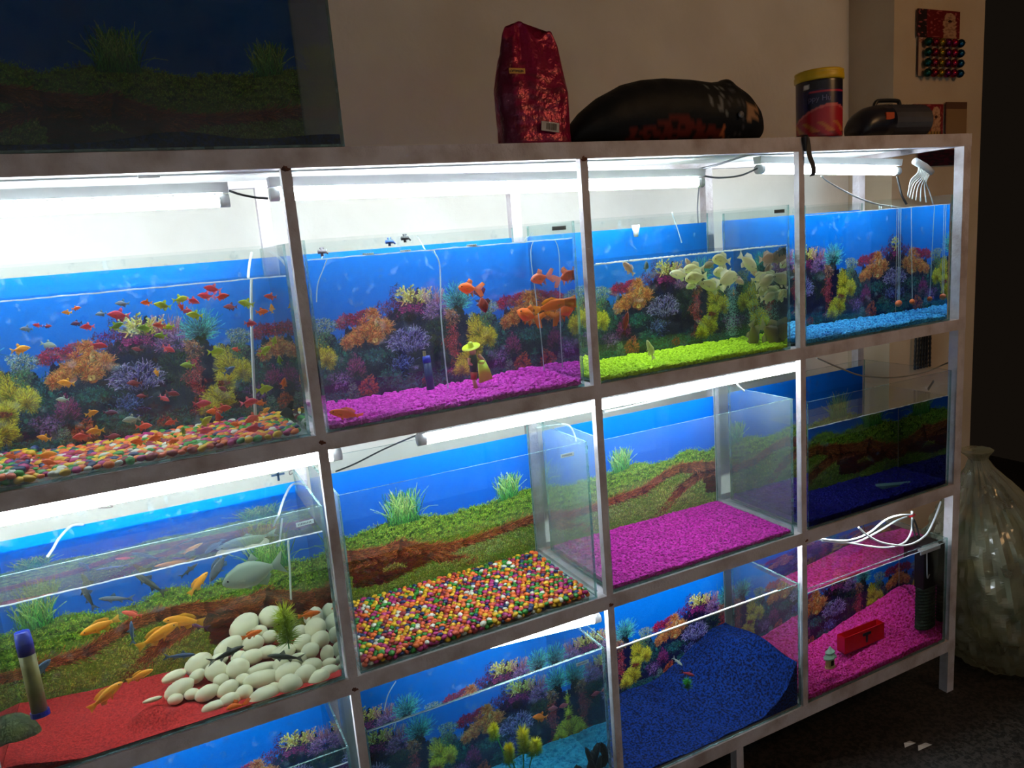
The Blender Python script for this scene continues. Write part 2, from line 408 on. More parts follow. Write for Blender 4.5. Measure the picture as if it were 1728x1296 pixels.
    c.burst(-.04, .072, .03, .008, 160, .009, (90, 110, 30), (206, 206, 90), .8, 1, 1.0, up=.02)
    wood([(.04, .098), (.16, .090), (.28, .100), (.385, .107), (.46, .135), (.53, .150), (.60, .135)], [.009, .007, .007, .010, .009, .012, .014], 900)
    wood([(.06, .082), (.13, .050), (.18, .036)], [.012, .008, .004], 800)
    wood([(.64, .115), (.60, .108), (.54, .085), (.47, .035), (.43, .008)], [.011, .013, .011, .008, .005], 1000)
    wood([(.56, .15), (.63, .13), (.70, .125)], [.010, .017, .013], 1000)
    for k in range(420):
        xx, yb = R.uniform(0, P), R.uniform(.004, .048)
        if .78-.16 < xx or xx < .05: yb *= .45
        c.burst(xx, yb, .010, .005, 16, .006, (120, 140, 40), (206, 214, 104), .8, 1, .9, up=.02)
    for s0, w0, h0, n in ((0.0, .055, .095, 90), (.31, .038, .075, 62)):   # tall grass
        x = s0+R.uniform(-w0, w0, n)*R.uniform(.3, 1, n); y = np.array([top(v) for v in x])-.014
        for rep in range(4):
            c.strokes(x+R.normal(0, .0012, n), y, math.pi/2+R.normal(0, .16, n), R.uniform(.4, 1.0, n)*h0, .25, 1, (14, 84, 56), (110, 196, 100), .85, 14, .5)
        c.strokes(x, y, math.pi/2+R.normal(0, .28, n), R.uniform(.5, 1.1, n)*h0, .5, 1, (60, 150, 60), (222, 236, 130), .95, 10)
    c.a = np.clip(c.a + R.normal(0, 5, c.a.shape[:2]+(1,)), 0, 255)
    return c
REEF = paint_reef(); PLANTS = paint_plants()
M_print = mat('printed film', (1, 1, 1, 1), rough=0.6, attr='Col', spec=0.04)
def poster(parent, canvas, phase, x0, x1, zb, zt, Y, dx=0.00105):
    """the printed film behind a tank; phase = X where the print's repeat begins"""
    nx = int((x1-x0)/dx); nz = int((zt-zb)/dx)
    xs = np.linspace(x0, x1, nx+1); zs = np.linspace(zb, zt, nz+1)
    Xg, Zg = np.meshgrid(xs, zs)
    Yg = np.full_like(Xg, Y)+.0006*np.sin(Xg*23)
    V = np.stack([Xg, Yg, Zg], -1).reshape(-1, 3)-np.array(parent['_w'])
    i = np.arange(nx)[None, :]+(np.arange(nz)*(nx+1))[:, None]; i = i.ravel()
    Fq = np.stack([i, i+1, i+nx+2, i+nx+1], -1).ravel()
    me = bpy.data.meshes.new('backdrop')
    me.vertices.add(len(V)); me.vertices.foreach_set('co', V.ravel())
    nf = nx*nz; me.loops.add(nf*4); me.loops.foreach_set('vertex_index', Fq.astype(np.int32))
    me.polygons.add(nf); me.polygons.foreach_set('loop_start', np.arange(0, nf*4, 4, dtype=np.int32))
    me.update(calc_edges=True)
    px = ((Xg-phase) % canvas.wm)/canvas.wm*canvas.W; py = (Zg-zb)*PXM
    ix = np.clip(px.astype(int), 0, canvas.W-1); iy = np.clip(py.astype(int), 0, canvas.H-1)
    A = canvas.a; ix2 = (ix+1) % canvas.W; iy2 = np.minimum(iy+1, canvas.H-1)
    Cc = A[iy, ix]
    c4 = np.ones((len(V), 4), np.float32); c4[:, :3] = s2l(Cc.reshape(-1, 3)/255.0)
    at = me.color_attributes.new('Col', 'FLOAT_COLOR', 'POINT'); at.data.foreach_set('color', c4.ravel())
    me.materials.append(M_print)
    o = bpy.data.objects.new('backdrop', me); COL.objects.link(o); o.parent = parent
    return o
# ---------------------------------------------------------------- shared materials
M_rack = mat('chipped cream paint', rgb(194, 186, 190), 0.5, col2=rgb(158, 142, 138), scale=14, bump=0.25, bscale=120, lo=.42, hi=.72)
M_rust = mat('rusty weld', rgb(110, 62, 44), 0.8, col2=rgb(70, 40, 34), scale=60, bump=.4)
M_board = mat('whitewashed board', rgb(214, 214, 212), 0.8, col2=rgb(176, 174, 168), scale=9, bump=.2, lo=.5, hi=.75)
M_wall = mat('wall paint', rgb(214, 208, 198), 0.85, col2=rgb(200, 192, 180), scale=3, bump=.1, bscale=60)
M_pillar = mat('pillar paint', rgb(196, 176, 150), 0.85, col2=rgb(182, 160, 132), scale=3, bump=.1, bscale=60)
M_dark = mat('dark door', rgb(52, 44, 38), 0.7, scale=4)
M_edge = thin('cut glass edge', (.45, .72, .70, 1), haze=.30, gloss=1.5, f0=.06, hazecol=(.40, .66, .64, 1), hscale=30)
M_glass = thin('clear tank glass', (.965, .985, .98, 1))
M_dusty = thin('dusty tank glass', (.93, .96, .955, 1), haze=.12, hazecol=(.50, .60, .60, 1), hscale=5)
M_film = thin('lightly filmed glass', (.95, .975, .97, 1), haze=.035, hazecol=(.5, .6, .6, 1), hscale=8)
M_spots = thin('glass with dried water spots', (.965, .985, .98, 1), haze=.16, hazecol=(.6, .8, .95, 1), hscale=46, hlo=.60, hhi=.74, hmin=0)
M_wtop = thin('water surface', (.97, .99, 1, 1), f0=.02, gloss=1.0, bump=.12)
M_ripple = ripple('rippled surface')
M_wside = waterside('water against glass')
M_menis = thin('meniscus gleam', (1, 1, 1, 1), haze=.75, hazecol=(.9, .97, 1, 1), hscale=40, hmin=.35)
def water_front(name, tint): return refract(name, tint)
M_tube = emit('glowing tube', (.80, .93, 1.0, 1), 64.0)
M_tube_hot = emit('glowing tube front', (.80, .93, 1.0, 1), 96.0)
M_tube_dim = emit('glowing tube short', (.80, .93, 1.0, 1), 54.0)
M_plast = mat('white plastic', rgb(222, 224, 224), .4, scale=10)
M_black = mat('black plastic', rgb(18, 18, 20), .4, scale=20)
M_hose = mat('airline hose', rgb(214, 222, 222), .3, scale=10)
M_hosec = thin('clear airline', (.86, .92, .93, 1), haze=.5, hazecol=(.75, .85, .85, 1), hscale=20)

# ---------------------------------------------------------------- room
def slab(name, a, b, m, mats=None):
    return struct(MB().box(a, b).build(name, m))
M_floor = mat('speckled dark floor', rgb(58, 52, 48), .45, col2=rgb(24, 22, 22), scale=90, bump=.15, lo=.45, hi=.55)
slab('floor', (-2.4, -3.4, -Z0-.05), (4.6, 2.6, -Z0), M_floor)
slab('wall_back', (-2.4, .61, -Z0), (2.234, .70, 1.0), M_wall)
slab('wall_pillar', (2.234, .42, -Z0), (2.735, .80, 1.0), M_pillar)
slab('wall_recess', (2.6, 1.9, -Z0), (4.6, 2.0, 1.0), M_dark)
slab('door_1', (2.98, 1.80, -Z0), (3.9, 1.86, .4), M_dark)
slab('trim_1', (2.86, 1.78, -Z0), (2.96, 1.90, .45), mat('door frame wood', rgb(72, 52, 40), .6, scale=12))

slab('wall_front_bounce', (-2.4, -2.5, -Z0), (4.6, -2.4, 1.0), M_board)  # unseen wall, set close and white to bounce tube light onto the rack
slab('wall_left_bounce', (-2.4, -2.4, -Z0), (-2.3, .61, 1.0), M_board)  # unseen side wall, added for its bounced light
slab('ceiling_bounce', (-2.4, -3.4, 1.0), (4.6, 2.0, 1.05), M_pillar)  # unseen ceiling, added with the two walls to return bounced light
# ---------------------------------------------------------------- rack
XP = [-.6685, 0.0, .6600, 1.3307, 2.0067]; XW = [.020, .0201, .0195, .0193, .0335]
RT = [0.0, -.5594, -1.1027, -1.6617]; RB = [-.0366, -.5929, -1.1396, -1.7025]
rack = empty('aquarium_rack', (.68, .2, -Z0)); rack_label = 'tall cream painted steel rack holding three tiers of lit aquariums'
tag(rack, rack_label, 'rack')
XE = XP[4]+XW[4]
for i, (x, w) in enumerate(zip(XP, XW)):
    legs = i in (0, 4)
    m = MB(); zb = -Z0 if legs else RT[3]
    m.box((x, .001, zb), (x+w, w*.9+.001, RT[0]-.0005))
    m.build('post', M_rack, rack)
    m = MB().box((x, .372, -Z0 if legs else RT[3]-.03), (x+.028, .40, -.03)); m.build('rear_post', M_rack, rack)
for xl in (1.068, -.2):                                       # short middle legs
    MB().box((xl, .004, -Z0), (xl+.026, .03, RB[3])).build('leg', M_rack, rack)
for t, b in zip(RT, RB):
    m = MB().box((XP[0], 0, b), (XE, .03, t)); m.box((XP[0], .03, t-.006), (XE, .036, t))
    m.build('front_rail', M_rack, rack)
    MB().box((XP[0], .374, b), (XE, .399, t-.004)).build('rear_rail', M_rack, rack)
for x in (XP[0], XE-.028):
    for t, b in zip(RT, RB):
        MB().box((x+.001, .031, b+.002), (x+.027, .373, t-.002)).build('side_rail', M_rack, rack)
for x in (0.0, .66, 1.331):
    for t in RT[1:]:
        MB().box((x, .031, t-.028), (x+.02, .373, t-.003)).build('cross_bar', M_rack, rack)
# boards: the top sheet and one under every tier
MB().box((XP[0]+.01, .032, -.020), (XE-.06, .41, -.006)).build('top_board', M_board, rack)
for t in RT[1:]:
    MB().box((XP[0]+.03, .038, t-.0205), (XE-.03, .372, t-.0125)).build('shelf_board', M_board, rack)
for x, z in ((.0, -.0366), (.0, -.575), (.66, -1.13), (.0, -1.13), (1.34, -1.13), (.66, -.0366)):   # weld spots
    m = MB(); m.ell((x+.01, .0015, z), (.009, .0025, .006), seg=9, rings=6, jit=.25, seed=int(x*10)); m.build('weld', M_rust, rack)
# small drips and a bracket on the underside of the top board
m = MB(); m.box((-.243, .13, -.032), (-.205, .16, -.0205)); m.build('bracket', M_board, rack)

# ---------------------------------------------------------------- aquariums
def pane(parent, name, a, b, g, top_open=True):
    """glass sheet; its thin edges are greenish cut glass"""
    d = [b[i]-a[i] for i in range(3)]; k = d.index(min(d))
    side = {0: [1, 1, 1, 1, 0, 0], 1: [1, 1, 0, 0, 1, 1], 2: [0, 0, 1, 1, 1, 1]}[k]
    return MB().box(a, b, side=side).build(name, [g, M_edge], parent)
TANKS = {}
def aquarium(key, x0, x1, zb, zt, label, level=None, tint=(1, 1, 1, 1), canvas=None, phase=0, g=None, gs=None, yb=.33, pz=.36, sticker=None, pw=None, group='aquariums on the rack', y0=.004, pb=0.0):
    T = .0045; g = g or M_glass; gs = gs or g
    zb += .0015
    t = empty('aquarium', ((x0+x1)/2, (y0+yb)/2, zb)); tag(t, label, 'aquarium', group)
    pane(t, 'bottom_pane', (x0, y0, zb), (x1, yb, zb+T), g)
    fp = pane(t, 'front_pane', (x0, y0, zb+T), (x1, y0+T, zt), g)
    pane(t, 'back_pane', (x0, yb-T, zb+T), (x1, yb, zt), M_spots if level is not None else M_glass)
    pane(t, 'side_pane', (x0, y0+T, zb+T), (x0+T, yb-T, zt), gs)
    pane(t, 'side_pane', (x1-T, y0+T, zb+T), (x1, yb-T, zt), gs)
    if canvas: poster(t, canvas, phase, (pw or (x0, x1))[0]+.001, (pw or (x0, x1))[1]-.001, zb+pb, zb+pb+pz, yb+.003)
    if level is not None:
        e = .0008; a = (x0+T+e, y0+T+.0015, zb+T+e); b = (x1-T-e, yb-T-e, level)
        m = MB()
        vs = [(a[0],a[1],a[2]),(b[0],a[1],a[2]),(b[0],b[1],a[2]),(a[0],b[1],a[2]),(a[0],a[1],b[2]),(b[0],a[1],b[2]),(b[0],b[1],b[2]),(a[0],b[1],b[2])]
        m.add(vs, [(4,5,6,7)], 1); m.add(vs, [(0,1,5,4)], 0); m.add(vs, [(1,2,6,5)], 2); m.add(vs, [(3,0,4,7)], 2)
        # milky strip painted as the gleam where the water climbs the glass
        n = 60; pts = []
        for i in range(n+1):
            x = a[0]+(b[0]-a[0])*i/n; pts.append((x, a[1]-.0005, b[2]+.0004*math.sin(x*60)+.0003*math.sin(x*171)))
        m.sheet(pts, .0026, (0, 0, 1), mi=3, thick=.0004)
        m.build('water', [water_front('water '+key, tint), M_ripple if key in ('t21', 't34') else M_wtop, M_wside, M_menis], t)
    if sticker:
        sx, sz, ang, col = sticker
        Rm = Matrix.Rotation(ang, 3, 'Y'); m = MB()
        m.box((sx-.018, y0-.0009, sz-.0045), (sx+.018, y0-.0002, sz+.0045), 0, rot=Rm)
        for k in range(9):
            m.box((sx-.014+k*.0031, y0-.0013, sz-.0018), (sx-.0125+k*.0031, y0-.0010, sz+.0018), 1, rot=Rm, about=(sx, y0, sz))
        m.build('sticker', [thin('sticker paper '+key, (1, 1, 1, 1), haze=.72, hazecol=col, hlo=0, hhi=.2), mat('sticker ink', rgb(90, 96, 100), .6)], fp)
    if key == 't33': MB().box((x0, y0-.0003, zt), (1.238, y0+T+.0005, zt+.003)).build('rim_gleam', M_plast, t)  # white strip added for the tube's gleam along the front rim
    TANKS[key] = (x0+T, x1-T, y0+T+.002, yb-T, zb+T); return t
B1, B2, B3 = -.5594, -1.1027, -1.6617
pale = rgb(206, 216, 216); grey = rgb(126, 128, 124)
aquarium('t11', -.634, -.010, B1, -.177, 'lit aquarium crowded with small bright fish over mixed coloured pebbles', -.2365, (.97, .985, .97, 1), REEF, -.506)
aquarium('t12', .0245, .636, B1, -.172, 'lit aquarium with purple gravel, goldfish and a hatted figurine', -.2105, (.97, .98, .99, 1), REEF, .095, sticker=(.595, -.186, 0, grey))
aquarium('t13', .6805, 1.297, B1, -.171, 'lit aquarium with lime green gravel and a school of pale fish', -.276, (.92, .96, .86, 1), REEF, .846, gs=M_film, sticker=(1.262, -.186, 0, rgb(110, 112, 108)))
aquarium('t14', 1.357, 1.967, B1, -.176, 'lit aquarium with blue gravel and two orange ball weights, top tier', -.203, (.97, .99, 1, 1), REEF, 1.355)
PA = .252
aquarium('t21', -.634, -.0065, B2, -.708, 'lit aquarium with red sand, heaped white stones and cichlids', -.7635, (.95, .97, .83, 1), PLANTS, -.103, sticker=(-.045, -.736, -.03, pale), g=M_film)
aquarium('t22', .0275, .634, B2, -.694, 'waterless aquarium floored with small mixed coloured pebbles', None, canvas=PLANTS, phase=.252, gs=M_dusty, sticker=(.576, -.716, 0, pale))
aquarium('t23', .681, 1.303, B2, -.699, 'dusty waterless aquarium with a flat bed of purple gravel', None, canvas=PLANTS, phase=.941-.31, g=M_film, gs=M_dusty)
aquarium('t24', 1.3615, 1.984, B2, -.719, 'dark unlit aquarium with navy gravel and a broken shard', -.80, (.40, .50, .52, 1), PLANTS, 1.08, sticker=(1.885, -.752, -.75, grey))  # water tint darkened; the tank's lack of light is in the colour
aquarium('t31', -.634, -.019, B3, -1.262, 'bottom tier aquarium at the photo edge showing mostly blue backdrop', -1.30, (.7, .88, .9, 1), REEF, -.312)
aquarium('t32', .0205, .645, B3, -1.241, 'murky blue-green aquarium with yellow tipped plants, bottom tier', -1.2455, (.50, .74, .78, 1), REEF, -.134+.0, g=M_film, gs=M_dusty, sticker=(.578, -1.262, 0, pale))
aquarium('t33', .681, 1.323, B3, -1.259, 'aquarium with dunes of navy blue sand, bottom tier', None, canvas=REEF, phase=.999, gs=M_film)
aquarium('t34', 1.355, 1.9905, B3, -1.286, 'aquarium with pink gravel, pagoda ornament and black filter', -1.302, (.86, .84, .9, 1), REEF, 1.48, gs=M_film)
aquarium('t01', -.70, .129, .0, .46, 'large unlit aquarium standing on top of the rack', None, canvas=PLANTS, phase=-.245, yb=.35, pz=.44, pb=.02, g=thin('glass dimmed as unlit', (.62, .66, .66, 1)), gs=M_glass, group='aquariums on the rack')  # front glass tinted dark, putting the unlit tank's dimness into its colour

# ---------------------------------------------------------------- tube lights
def tube_light(x0, x1, y, z, label, m=None, batten=True, tilt=0.0, r=.0125):
    t = empty('tube_light', ((x0+x1)/2, y, z)); tag(t, label, 'light', 'tube lights of the rack')
    Z = lambda x: z+tilt*(x-x0)
    MB().tube([(x0+.02, y, Z(x0+.02)), (x1-.02, y, Z(x1-.02))], r, 14).build('glow_tube', m or M_tube, t, smooth=True)
    for x, s in ((x0, 1), (x1, -1)):
        MB().tube([(x, y, Z(x)), (x+s*.02, y, Z(x))], r*1.08, 14).build('end_cap', M_plast, t, smooth=True)
    if batten:
        mb = MB(); mb.add([(x0, y-.012, Z(x0)+.016), (x1, y-.012, Z(x1)+.016), (x1, y+.012, Z(x1)+.016), (x0, y+.012, Z(x0)+.016), (x0, y-.016, Z(x0)+.036), (x1, y-.016, Z(x1)+.036), (x1, y+.016, Z(x1)+.036), (x0, y+.016, Z(x0)+.036)],
               [(0,3,2,1),(4,5,6,7),(0,1,5,4),(2,3,7,6),(1,2,6,5),(3,0,4,7)])
        mb.build('batten', M_plast, t)
tube_light(-1.28, -.078, .2, -.0665, 'long tube light above the crowded pebble aquarium', tilt=-.0075)
tube_light(.005, 1.174, .2, -.0685, 'long tube light above the purple and lime gravel aquariums', tilt=-.0172)
tube_light(1.377, 1.979, .2, -.060, 'short tube light above the blue gravel aquarium', tilt=-.042, m=M_tube_dim)
tube_light(-1.13, .062, .085, -.628, 'long tube light above the white stone aquarium', m=M_tube_hot)
tube_light(.236, 1.42, .085, -.632, 'long tube light above the waterless aquariums', m=M_tube)
tube_light(.30, .665, .055, -1.155, 'tube light stub poking below the rail over the murky aquarium', tilt=-.085, batten=False, m=M_tube_dim)
tube_light(.70, 1.90, .06, -1.150, 'tube light tucked behind the rail over navy sand and pink gravel', batten=False, m=M_tube_dim, r=.009)
tube_light(-.62, -.02, .06, -1.150, 'tube light tucked behind the rail over the cut-off bottom aquarium', batten=False, m=M_tube_dim, r=.009)

# ---------------------------------------------------------------- beds of sand and gravel
def bed(name, key, hf, m, label, cat, nx=60, ny=30, kind='stuff', group=None, chips=0, cr=.004, cm=None, flat=.75, seed=1, cols=None, skirt=.6):
    x0, x1, y0, y1, zb = TANKS[key]; e = .0012; x0 += e; x1 -= e; y0 += e; y1 -= e; zb += .0006
    b = MB(); g = []
    for j in range(ny+1):
        for i in range(nx+1):
            x = x0+(x1-x0)*i/nx; y = y0+(y1-y0)*j/ny
            g.append((x, y, max(zb+.001, hf(x, y))))
    n = len(g); k = nx+1
    fs = [(j*k+i, j*k+i+1, (j+1)*k+i+1, (j+1)*k+i) for j in range(ny) for i in range(nx)]
    ring = [i for i in range(k)] + [j*k+nx for j in range(1, ny+1)] + [ny*k+i for i in range(nx-1, -1, -1)] + [j*k for j in range(ny-1, 0, -1)]
    base = [(g[i][0], g[i][1], zb) for i in ring]
    fs += [(ring[q], n+q, n+(q+1) % len(ring), ring[(q+1) % len(ring)]) for q in range(len(ring))]
    c0 = (1, 1, 1, 1)
    if cols: c0 = cols[0]
    b.add(g+base, fs, 0, c0 if cols else None)
    rnd = random.Random(seed)
    for q in range(chips):
        r = cr*rnd.uniform(.6, 1.3)
        x = rnd.uniform(x0+r, x1-r); 
        if q < chips*.14: y = y0+r*.8; z = zb+ (max(zb+.001, hf(x, y))-zb)*rnd.uniform(0, 1)
        else: y = rnd.uniform(y0+r, y1-r); z = max(zb+.001, hf(x, y))
        Rm = Matrix.Rotation(rnd.uniform(0, 6.28), 3, 'Z') @ Matrix.Rotation(rnd.uniform(-.5, .5), 3, 'X')
        b.ell((x, y, z+r*.1), (r*rnd.uniform(.9, 1.4), r*rnd.uniform(.7, 1), r*flat), Rm, seg=6, rings=4, mi=1, col=(rnd.choice(cols) if cols else None), jit=.28, seed=q)
    o = b.build(name, [m, cm or m]); tag(o, label, cat, group, kind); return o
def lerp(pts, x):
    return float(np.interp(x, [p[0] for p in pts], [p[1] for p in pts]))
M_purple = mat('purple gravel', rgb(168, 14, 140), .55, col2=rgb(232, 74, 210), scale=130, lo=.35, hi=.6, bump=.4, spec=.15)
M_purpled = mat('dusty purple gravel', rgb(120, 8, 96), .6, col2=rgb(196, 40, 160), scale=130, lo=.35, hi=.6, bump=.4, spec=.15)
M_lime = mat('lime gravel', rgb(150, 190, 10), .6, col2=rgb(214, 246, 60), scale=130, lo=.35, hi=.6, bump=.4, spec=.15)
M_blueg = mat('blue gravel', rgb(10, 96, 176), .5, col2=rgb(80, 190, 244), scale=130, lo=.35, hi=.6, bump=.4, spec=.15)
M_pinkg = mat('pink red gravel', rgb(180, 10, 70), .4, col2=rgb(244, 70, 180), scale=110, lo=.35, hi=.6, bump=.4, spec=.15)
M_navyg = mat('navy gravel', rgb(20, 24, 110), .5, col2=rgb(50, 40, 150), scale=60, lo=.35, hi=.6, bump=.4, spec=.15)
M_cyang = mat('teal gravel', rgb(22, 120, 160), .5, col2=rgb(60, 160, 190), scale=60, lo=.35, hi=.6, bump=.4, spec=.15)
M_reds = mat('red sand', rgb(126, 18, 24), .9, col2=rgb(172, 46, 46), scale=260, lo=.4, hi=.6, bump=.35, bscale=420, spec=.15)
M_blues = mat('navy sand', rgb(0, 10, 48), .9, col2=rgb(6, 46, 118), scale=160, lo=.4, hi=.6, bump=.35, bscale=420, spec=.15)
wv = lambda x, y, a=.003: a*math.sin(x*31+1)*math.cos(y*27)+a*.6*math.sin(x*73+y*50)
bed('gravel', 't12', lambda x, y: -.5535+.0075+.010*max(0, (x-.45)/.18)*y/.3+wv(x, y, .0012), M_purple, 'purple gravel spread under the goldfish', 'gravel', chips=1500, cr=.0078, seed=2)
bed('gravel', 't13', lambda x, y: -.5535+.008+wv(x, y, .0012), M_lime, 'lime green gravel under the pale fish school', 'gravel', chips=2300, cr=.0058, seed=3)
bed('gravel', 't14', lambda x, y: -.5535+.010+wv(x, y, .0015), M_blueg, 'bright blue gravel in the tank beside the end post', 'gravel', chips=1700, cr=.0066, seed=4)
bed('gravel', 't23', lambda x, y: -1.094+.006+.006*max(0, (1.15-x))*(1-y)+wv(x, y, .001), M_purpled, 'flat purple gravel on the dusty tank floor', 'gravel', chips=3600, cr=.0052, seed=5, flat=.7)
bed('gravel', 't24', lambda x, y: -1.094+.012+wv(x, y, .002), M_navyg, 'navy gravel in the unlit aquarium', 'gravel', chips=1200, cr=.005, seed=6)
bed('gravel', 't32', lambda x, y: -1.652+.012+.05*y+.03*max(0, x-.3)+wv(x, y, .003), M_cyang, 'teal gravel on the murky tank floor', 'gravel', chips=1900, cr=.005, seed=7)
bed('gravel', 't31', lambda x, y: -1.652+.02, M_cyang, 'gravel on the floor of the cut-off bottom aquarium', 'gravel', chips=100, cr=.005, seed=7)
bed('gravel', 't34', lambda x, y: -1.652+.010+.105*max(0, (x-1.50)/.49)*min(1, y/.28)+.012*y/.3+wv(x, y, .002), M_pinkg, 'pink red gravel sloping up behind the pagoda', 'gravel', chips=3400, cr=.0062, seed=8)
bed('sand', 't01', lambda x, y: .016+.018*math.exp(-((x+.17)/.09)**2)+.01*math.exp(-((x-.1)/.1)**2)+.006*y, M_blues, 'low ridge of dark blue sand in the top aquarium', 'sand')
def dune33(x, y):
    f = lerp([(.68, -1.66), (1.0, -1.665), (1.18, -1.659), (1.235, -1.639), (1.279, -1.596), (1.32, -1.52)], x)
    bk = lerp([(.68, -1.652), (.9, -1.648), (1.0, -1.650), (1.1, -1.62), (1.2, -1.57), (1.25, -1.545), (1.32, -1.54)], x)
    t = min(1, max(0, y/.30)); t = t*t*(3-2*t)
    return f*(1-t)+bk*t + .035*math.exp(-((x-1.25)/.10)**2-((y-.19)/.08)**2) - .012*math.exp(-((x-.90)/.10)**2-((y-.10)/.06)**2) + wv(x, y, .0025)+.012
bed('sand', 't33', dune33, M_blues, 'navy blue sand heaped in dunes toward one corner', 'sand', nx=90, ny=50)
# ---------------------------------------------------------------- loose coloured pebbles
PC = {'orange': (212, 96, 16), 'yellow': (212, 164, 12), 'green': (34, 120, 26), 'magenta': (164, 20, 98), 'navy blue': (10, 34, 84), 'white': (204, 200, 184), 'salmon': (202, 80, 44), 'red': (134, 14, 32)}
PW = ['orange']*5+['yellow']*5+['green']*5+['magenta']*4+['navy blue']*3+['white']*2+['salmon']*3+['red']*3
PMESH = {}
def pebble_mesh(colr, k):
    key = (colr, k % 3)
    if key not in PMESH:
        b = MB(); b.ell((0, 0, 0), (1.15, .85+.1*(k % 3), .7), seg=9, rings=6, jit=.10, seed=k % 3+5)
        me = bpy.data.meshes.new('pebble'); me.from_pydata(b.v, [], b.f); me.polygons.foreach_set('use_smooth', [True]*len(b.f))
        me.materials.append(mat('painted pebble '+colr, rgb(*PC[colr]), .45, scale=3, spec=.5)); PMESH[key] = me
    return PMESH[key]
M_pebs = mat('painted pebbles', (1, 1, 1, 1), .45, attr='Col')
def pebbles(key, hf, r, n_ind, seed, where, layers, stuff_label, rb=1.0):
    x0, x1, y0, y1, zb = TANKS[key]; rnd = random.Random(seed); P = []
    sx = r*2.0; sy = r*1.75
    for L in range(layers):
        j = 0; y = y0+r*.95
        while y < y1-r*.9:
            x = x0+r*1.2+(sx/2 if (j+L) % 2 else 0)
            while x < x1-r*1.2:
                top = hf(x, y)-zb; z = zb+r*.7+L*r*1.15
                if z <= zb+max(top, r*.8)+1e-4: P.append((x+rnd.uniform(-.25, .25)*r, y+rnd.uniform(-.1, .2)*r, z+rnd.uniform(-.1, .15)*r, L))
                x += sx
            y += sy; j += 1
    tops = {}
    for p in P:
        k = (round(p[0]/sx), round(p[1]/sy)); tops[k] = max(tops.get(k, -9), p[2])
    P.sort(key=lambda p: (p[1]-.35*(p[2]-zb) if p[2] > tops[(round(p[0]/sx), round(p[1]/sy))]-r*1.3 or p[1] < y0+r*1.5 else 9))
    # only what the frame can show
    vis = [p for p in P if p[0] > -.625]
    ind, rest = vis[:n_ind], vis[n_ind:]
    for q, p in enumerate(ind):
        cn = rnd.choice(PW); me = pebble_mesh(cn, q)
        o = bpy.data.objects.new('pebble', me); COL.objects.link(o)
        s = r*rnd.uniform(.72, 1.22); o.scale = (s, s, s); o.location = (p[0], p[1], p[2]+Z0)
        o.rotation_euler = (rnd.uniform(-.4, .4), rnd.uniform(-.4, .4), rnd.uniform(0, 3.1))
        tag(o, '%s painted pebble at the front glass of %s' % (cn, where), 'pebble', '%s pebbles in %s' % (cn, where))
    b = MB()
    for q, p in enumerate(rest):
        c = PC[rnd.choice(PW)]; s = r*rnd.uniform(.66, 1.25)
        Rm = Matrix.Rotation(rnd.uniform(0, 6.28), 3, 'Z') @ Matrix.Rotation(rnd.uniform(-.4, .4), 3, 'X')
        b.ell(p[:3], (s*1.15, s*.9, s*.7), Rm, seg=8, rings=5, col=tuple(rgb(*c)), jit=.1, seed=q)
    o = b.build('pebbles', M_pebs, smooth=True); tag(o, stuff_label, 'pebbles', kind='stuff')
h11 = lambda x, y: -.5535+lerp([(-.64, .020), (-.5, .016), (-.3, .012), (0, .012)], x)
pebbles('t11', h11, .0088, 150, 3, 'the crowded fish tank', 4, 'bed of mixed coloured pebbles below the crowd of small fish')
pebbles('t22', lambda x, y: -1.094+.015, .0070, 150, 5, 'the waterless tank', 2, 'layer of mixed coloured pebbles across the waterless tank floor')

# ---------------------------------------------------------------- fish
def fishskin():
    m, nt, out = nodes('fish skin'); N = nt.nodes.new; L = nt.links.new
    a = N('ShaderNodeAttribute'); a.attribute_name = 'Col'
    p = N('ShaderNodeBsdfPrincipled'); p.inputs['Roughness'].default_value = .35; L(a.outputs['Color'], p.inputs['Base Color'])
    tl = N('ShaderNodeBsdfTranslucent'); L(a.outputs['Color'], tl.inputs[0])
    mx = N('ShaderNodeMixShader'); mx.inputs[0].default_value = .38; L(p.outputs[0], mx.inputs[1]); L(tl.outputs[0], mx.inputs[2]); L(mx.outputs[0], out.inputs[0]); return m
M_fish = fishskin()
def finmat():
    m, nt, out = nodes('fish fin'); N = nt.nodes.new; L = nt.links.new
    a = N('ShaderNodeAttribute'); a.attribute_name = 'Col'
    d = N('ShaderNodeBsdfDiffuse'); L(a.outputs['Color'], d.inputs[0]); tl = N('ShaderNodeBsdfTranslucent'); L(a.outputs['Color'], tl.inputs[0])
    t = N('ShaderNodeBsdfTransparent'); m1 = N('ShaderNodeMixShader'); L(d.outputs[0], m1.inputs[1]); L(tl.outputs[0], m1.inputs[2])
    m2 = N('ShaderNodeMixShader'); m2.inputs[0].default_value = .35; L(m1.outputs[0], m2.inputs[1]); L(t.outputs[0], m2.inputs[2])
    L(m2.outputs[0], out.inputs[0]); return m
M_fin = finmat()
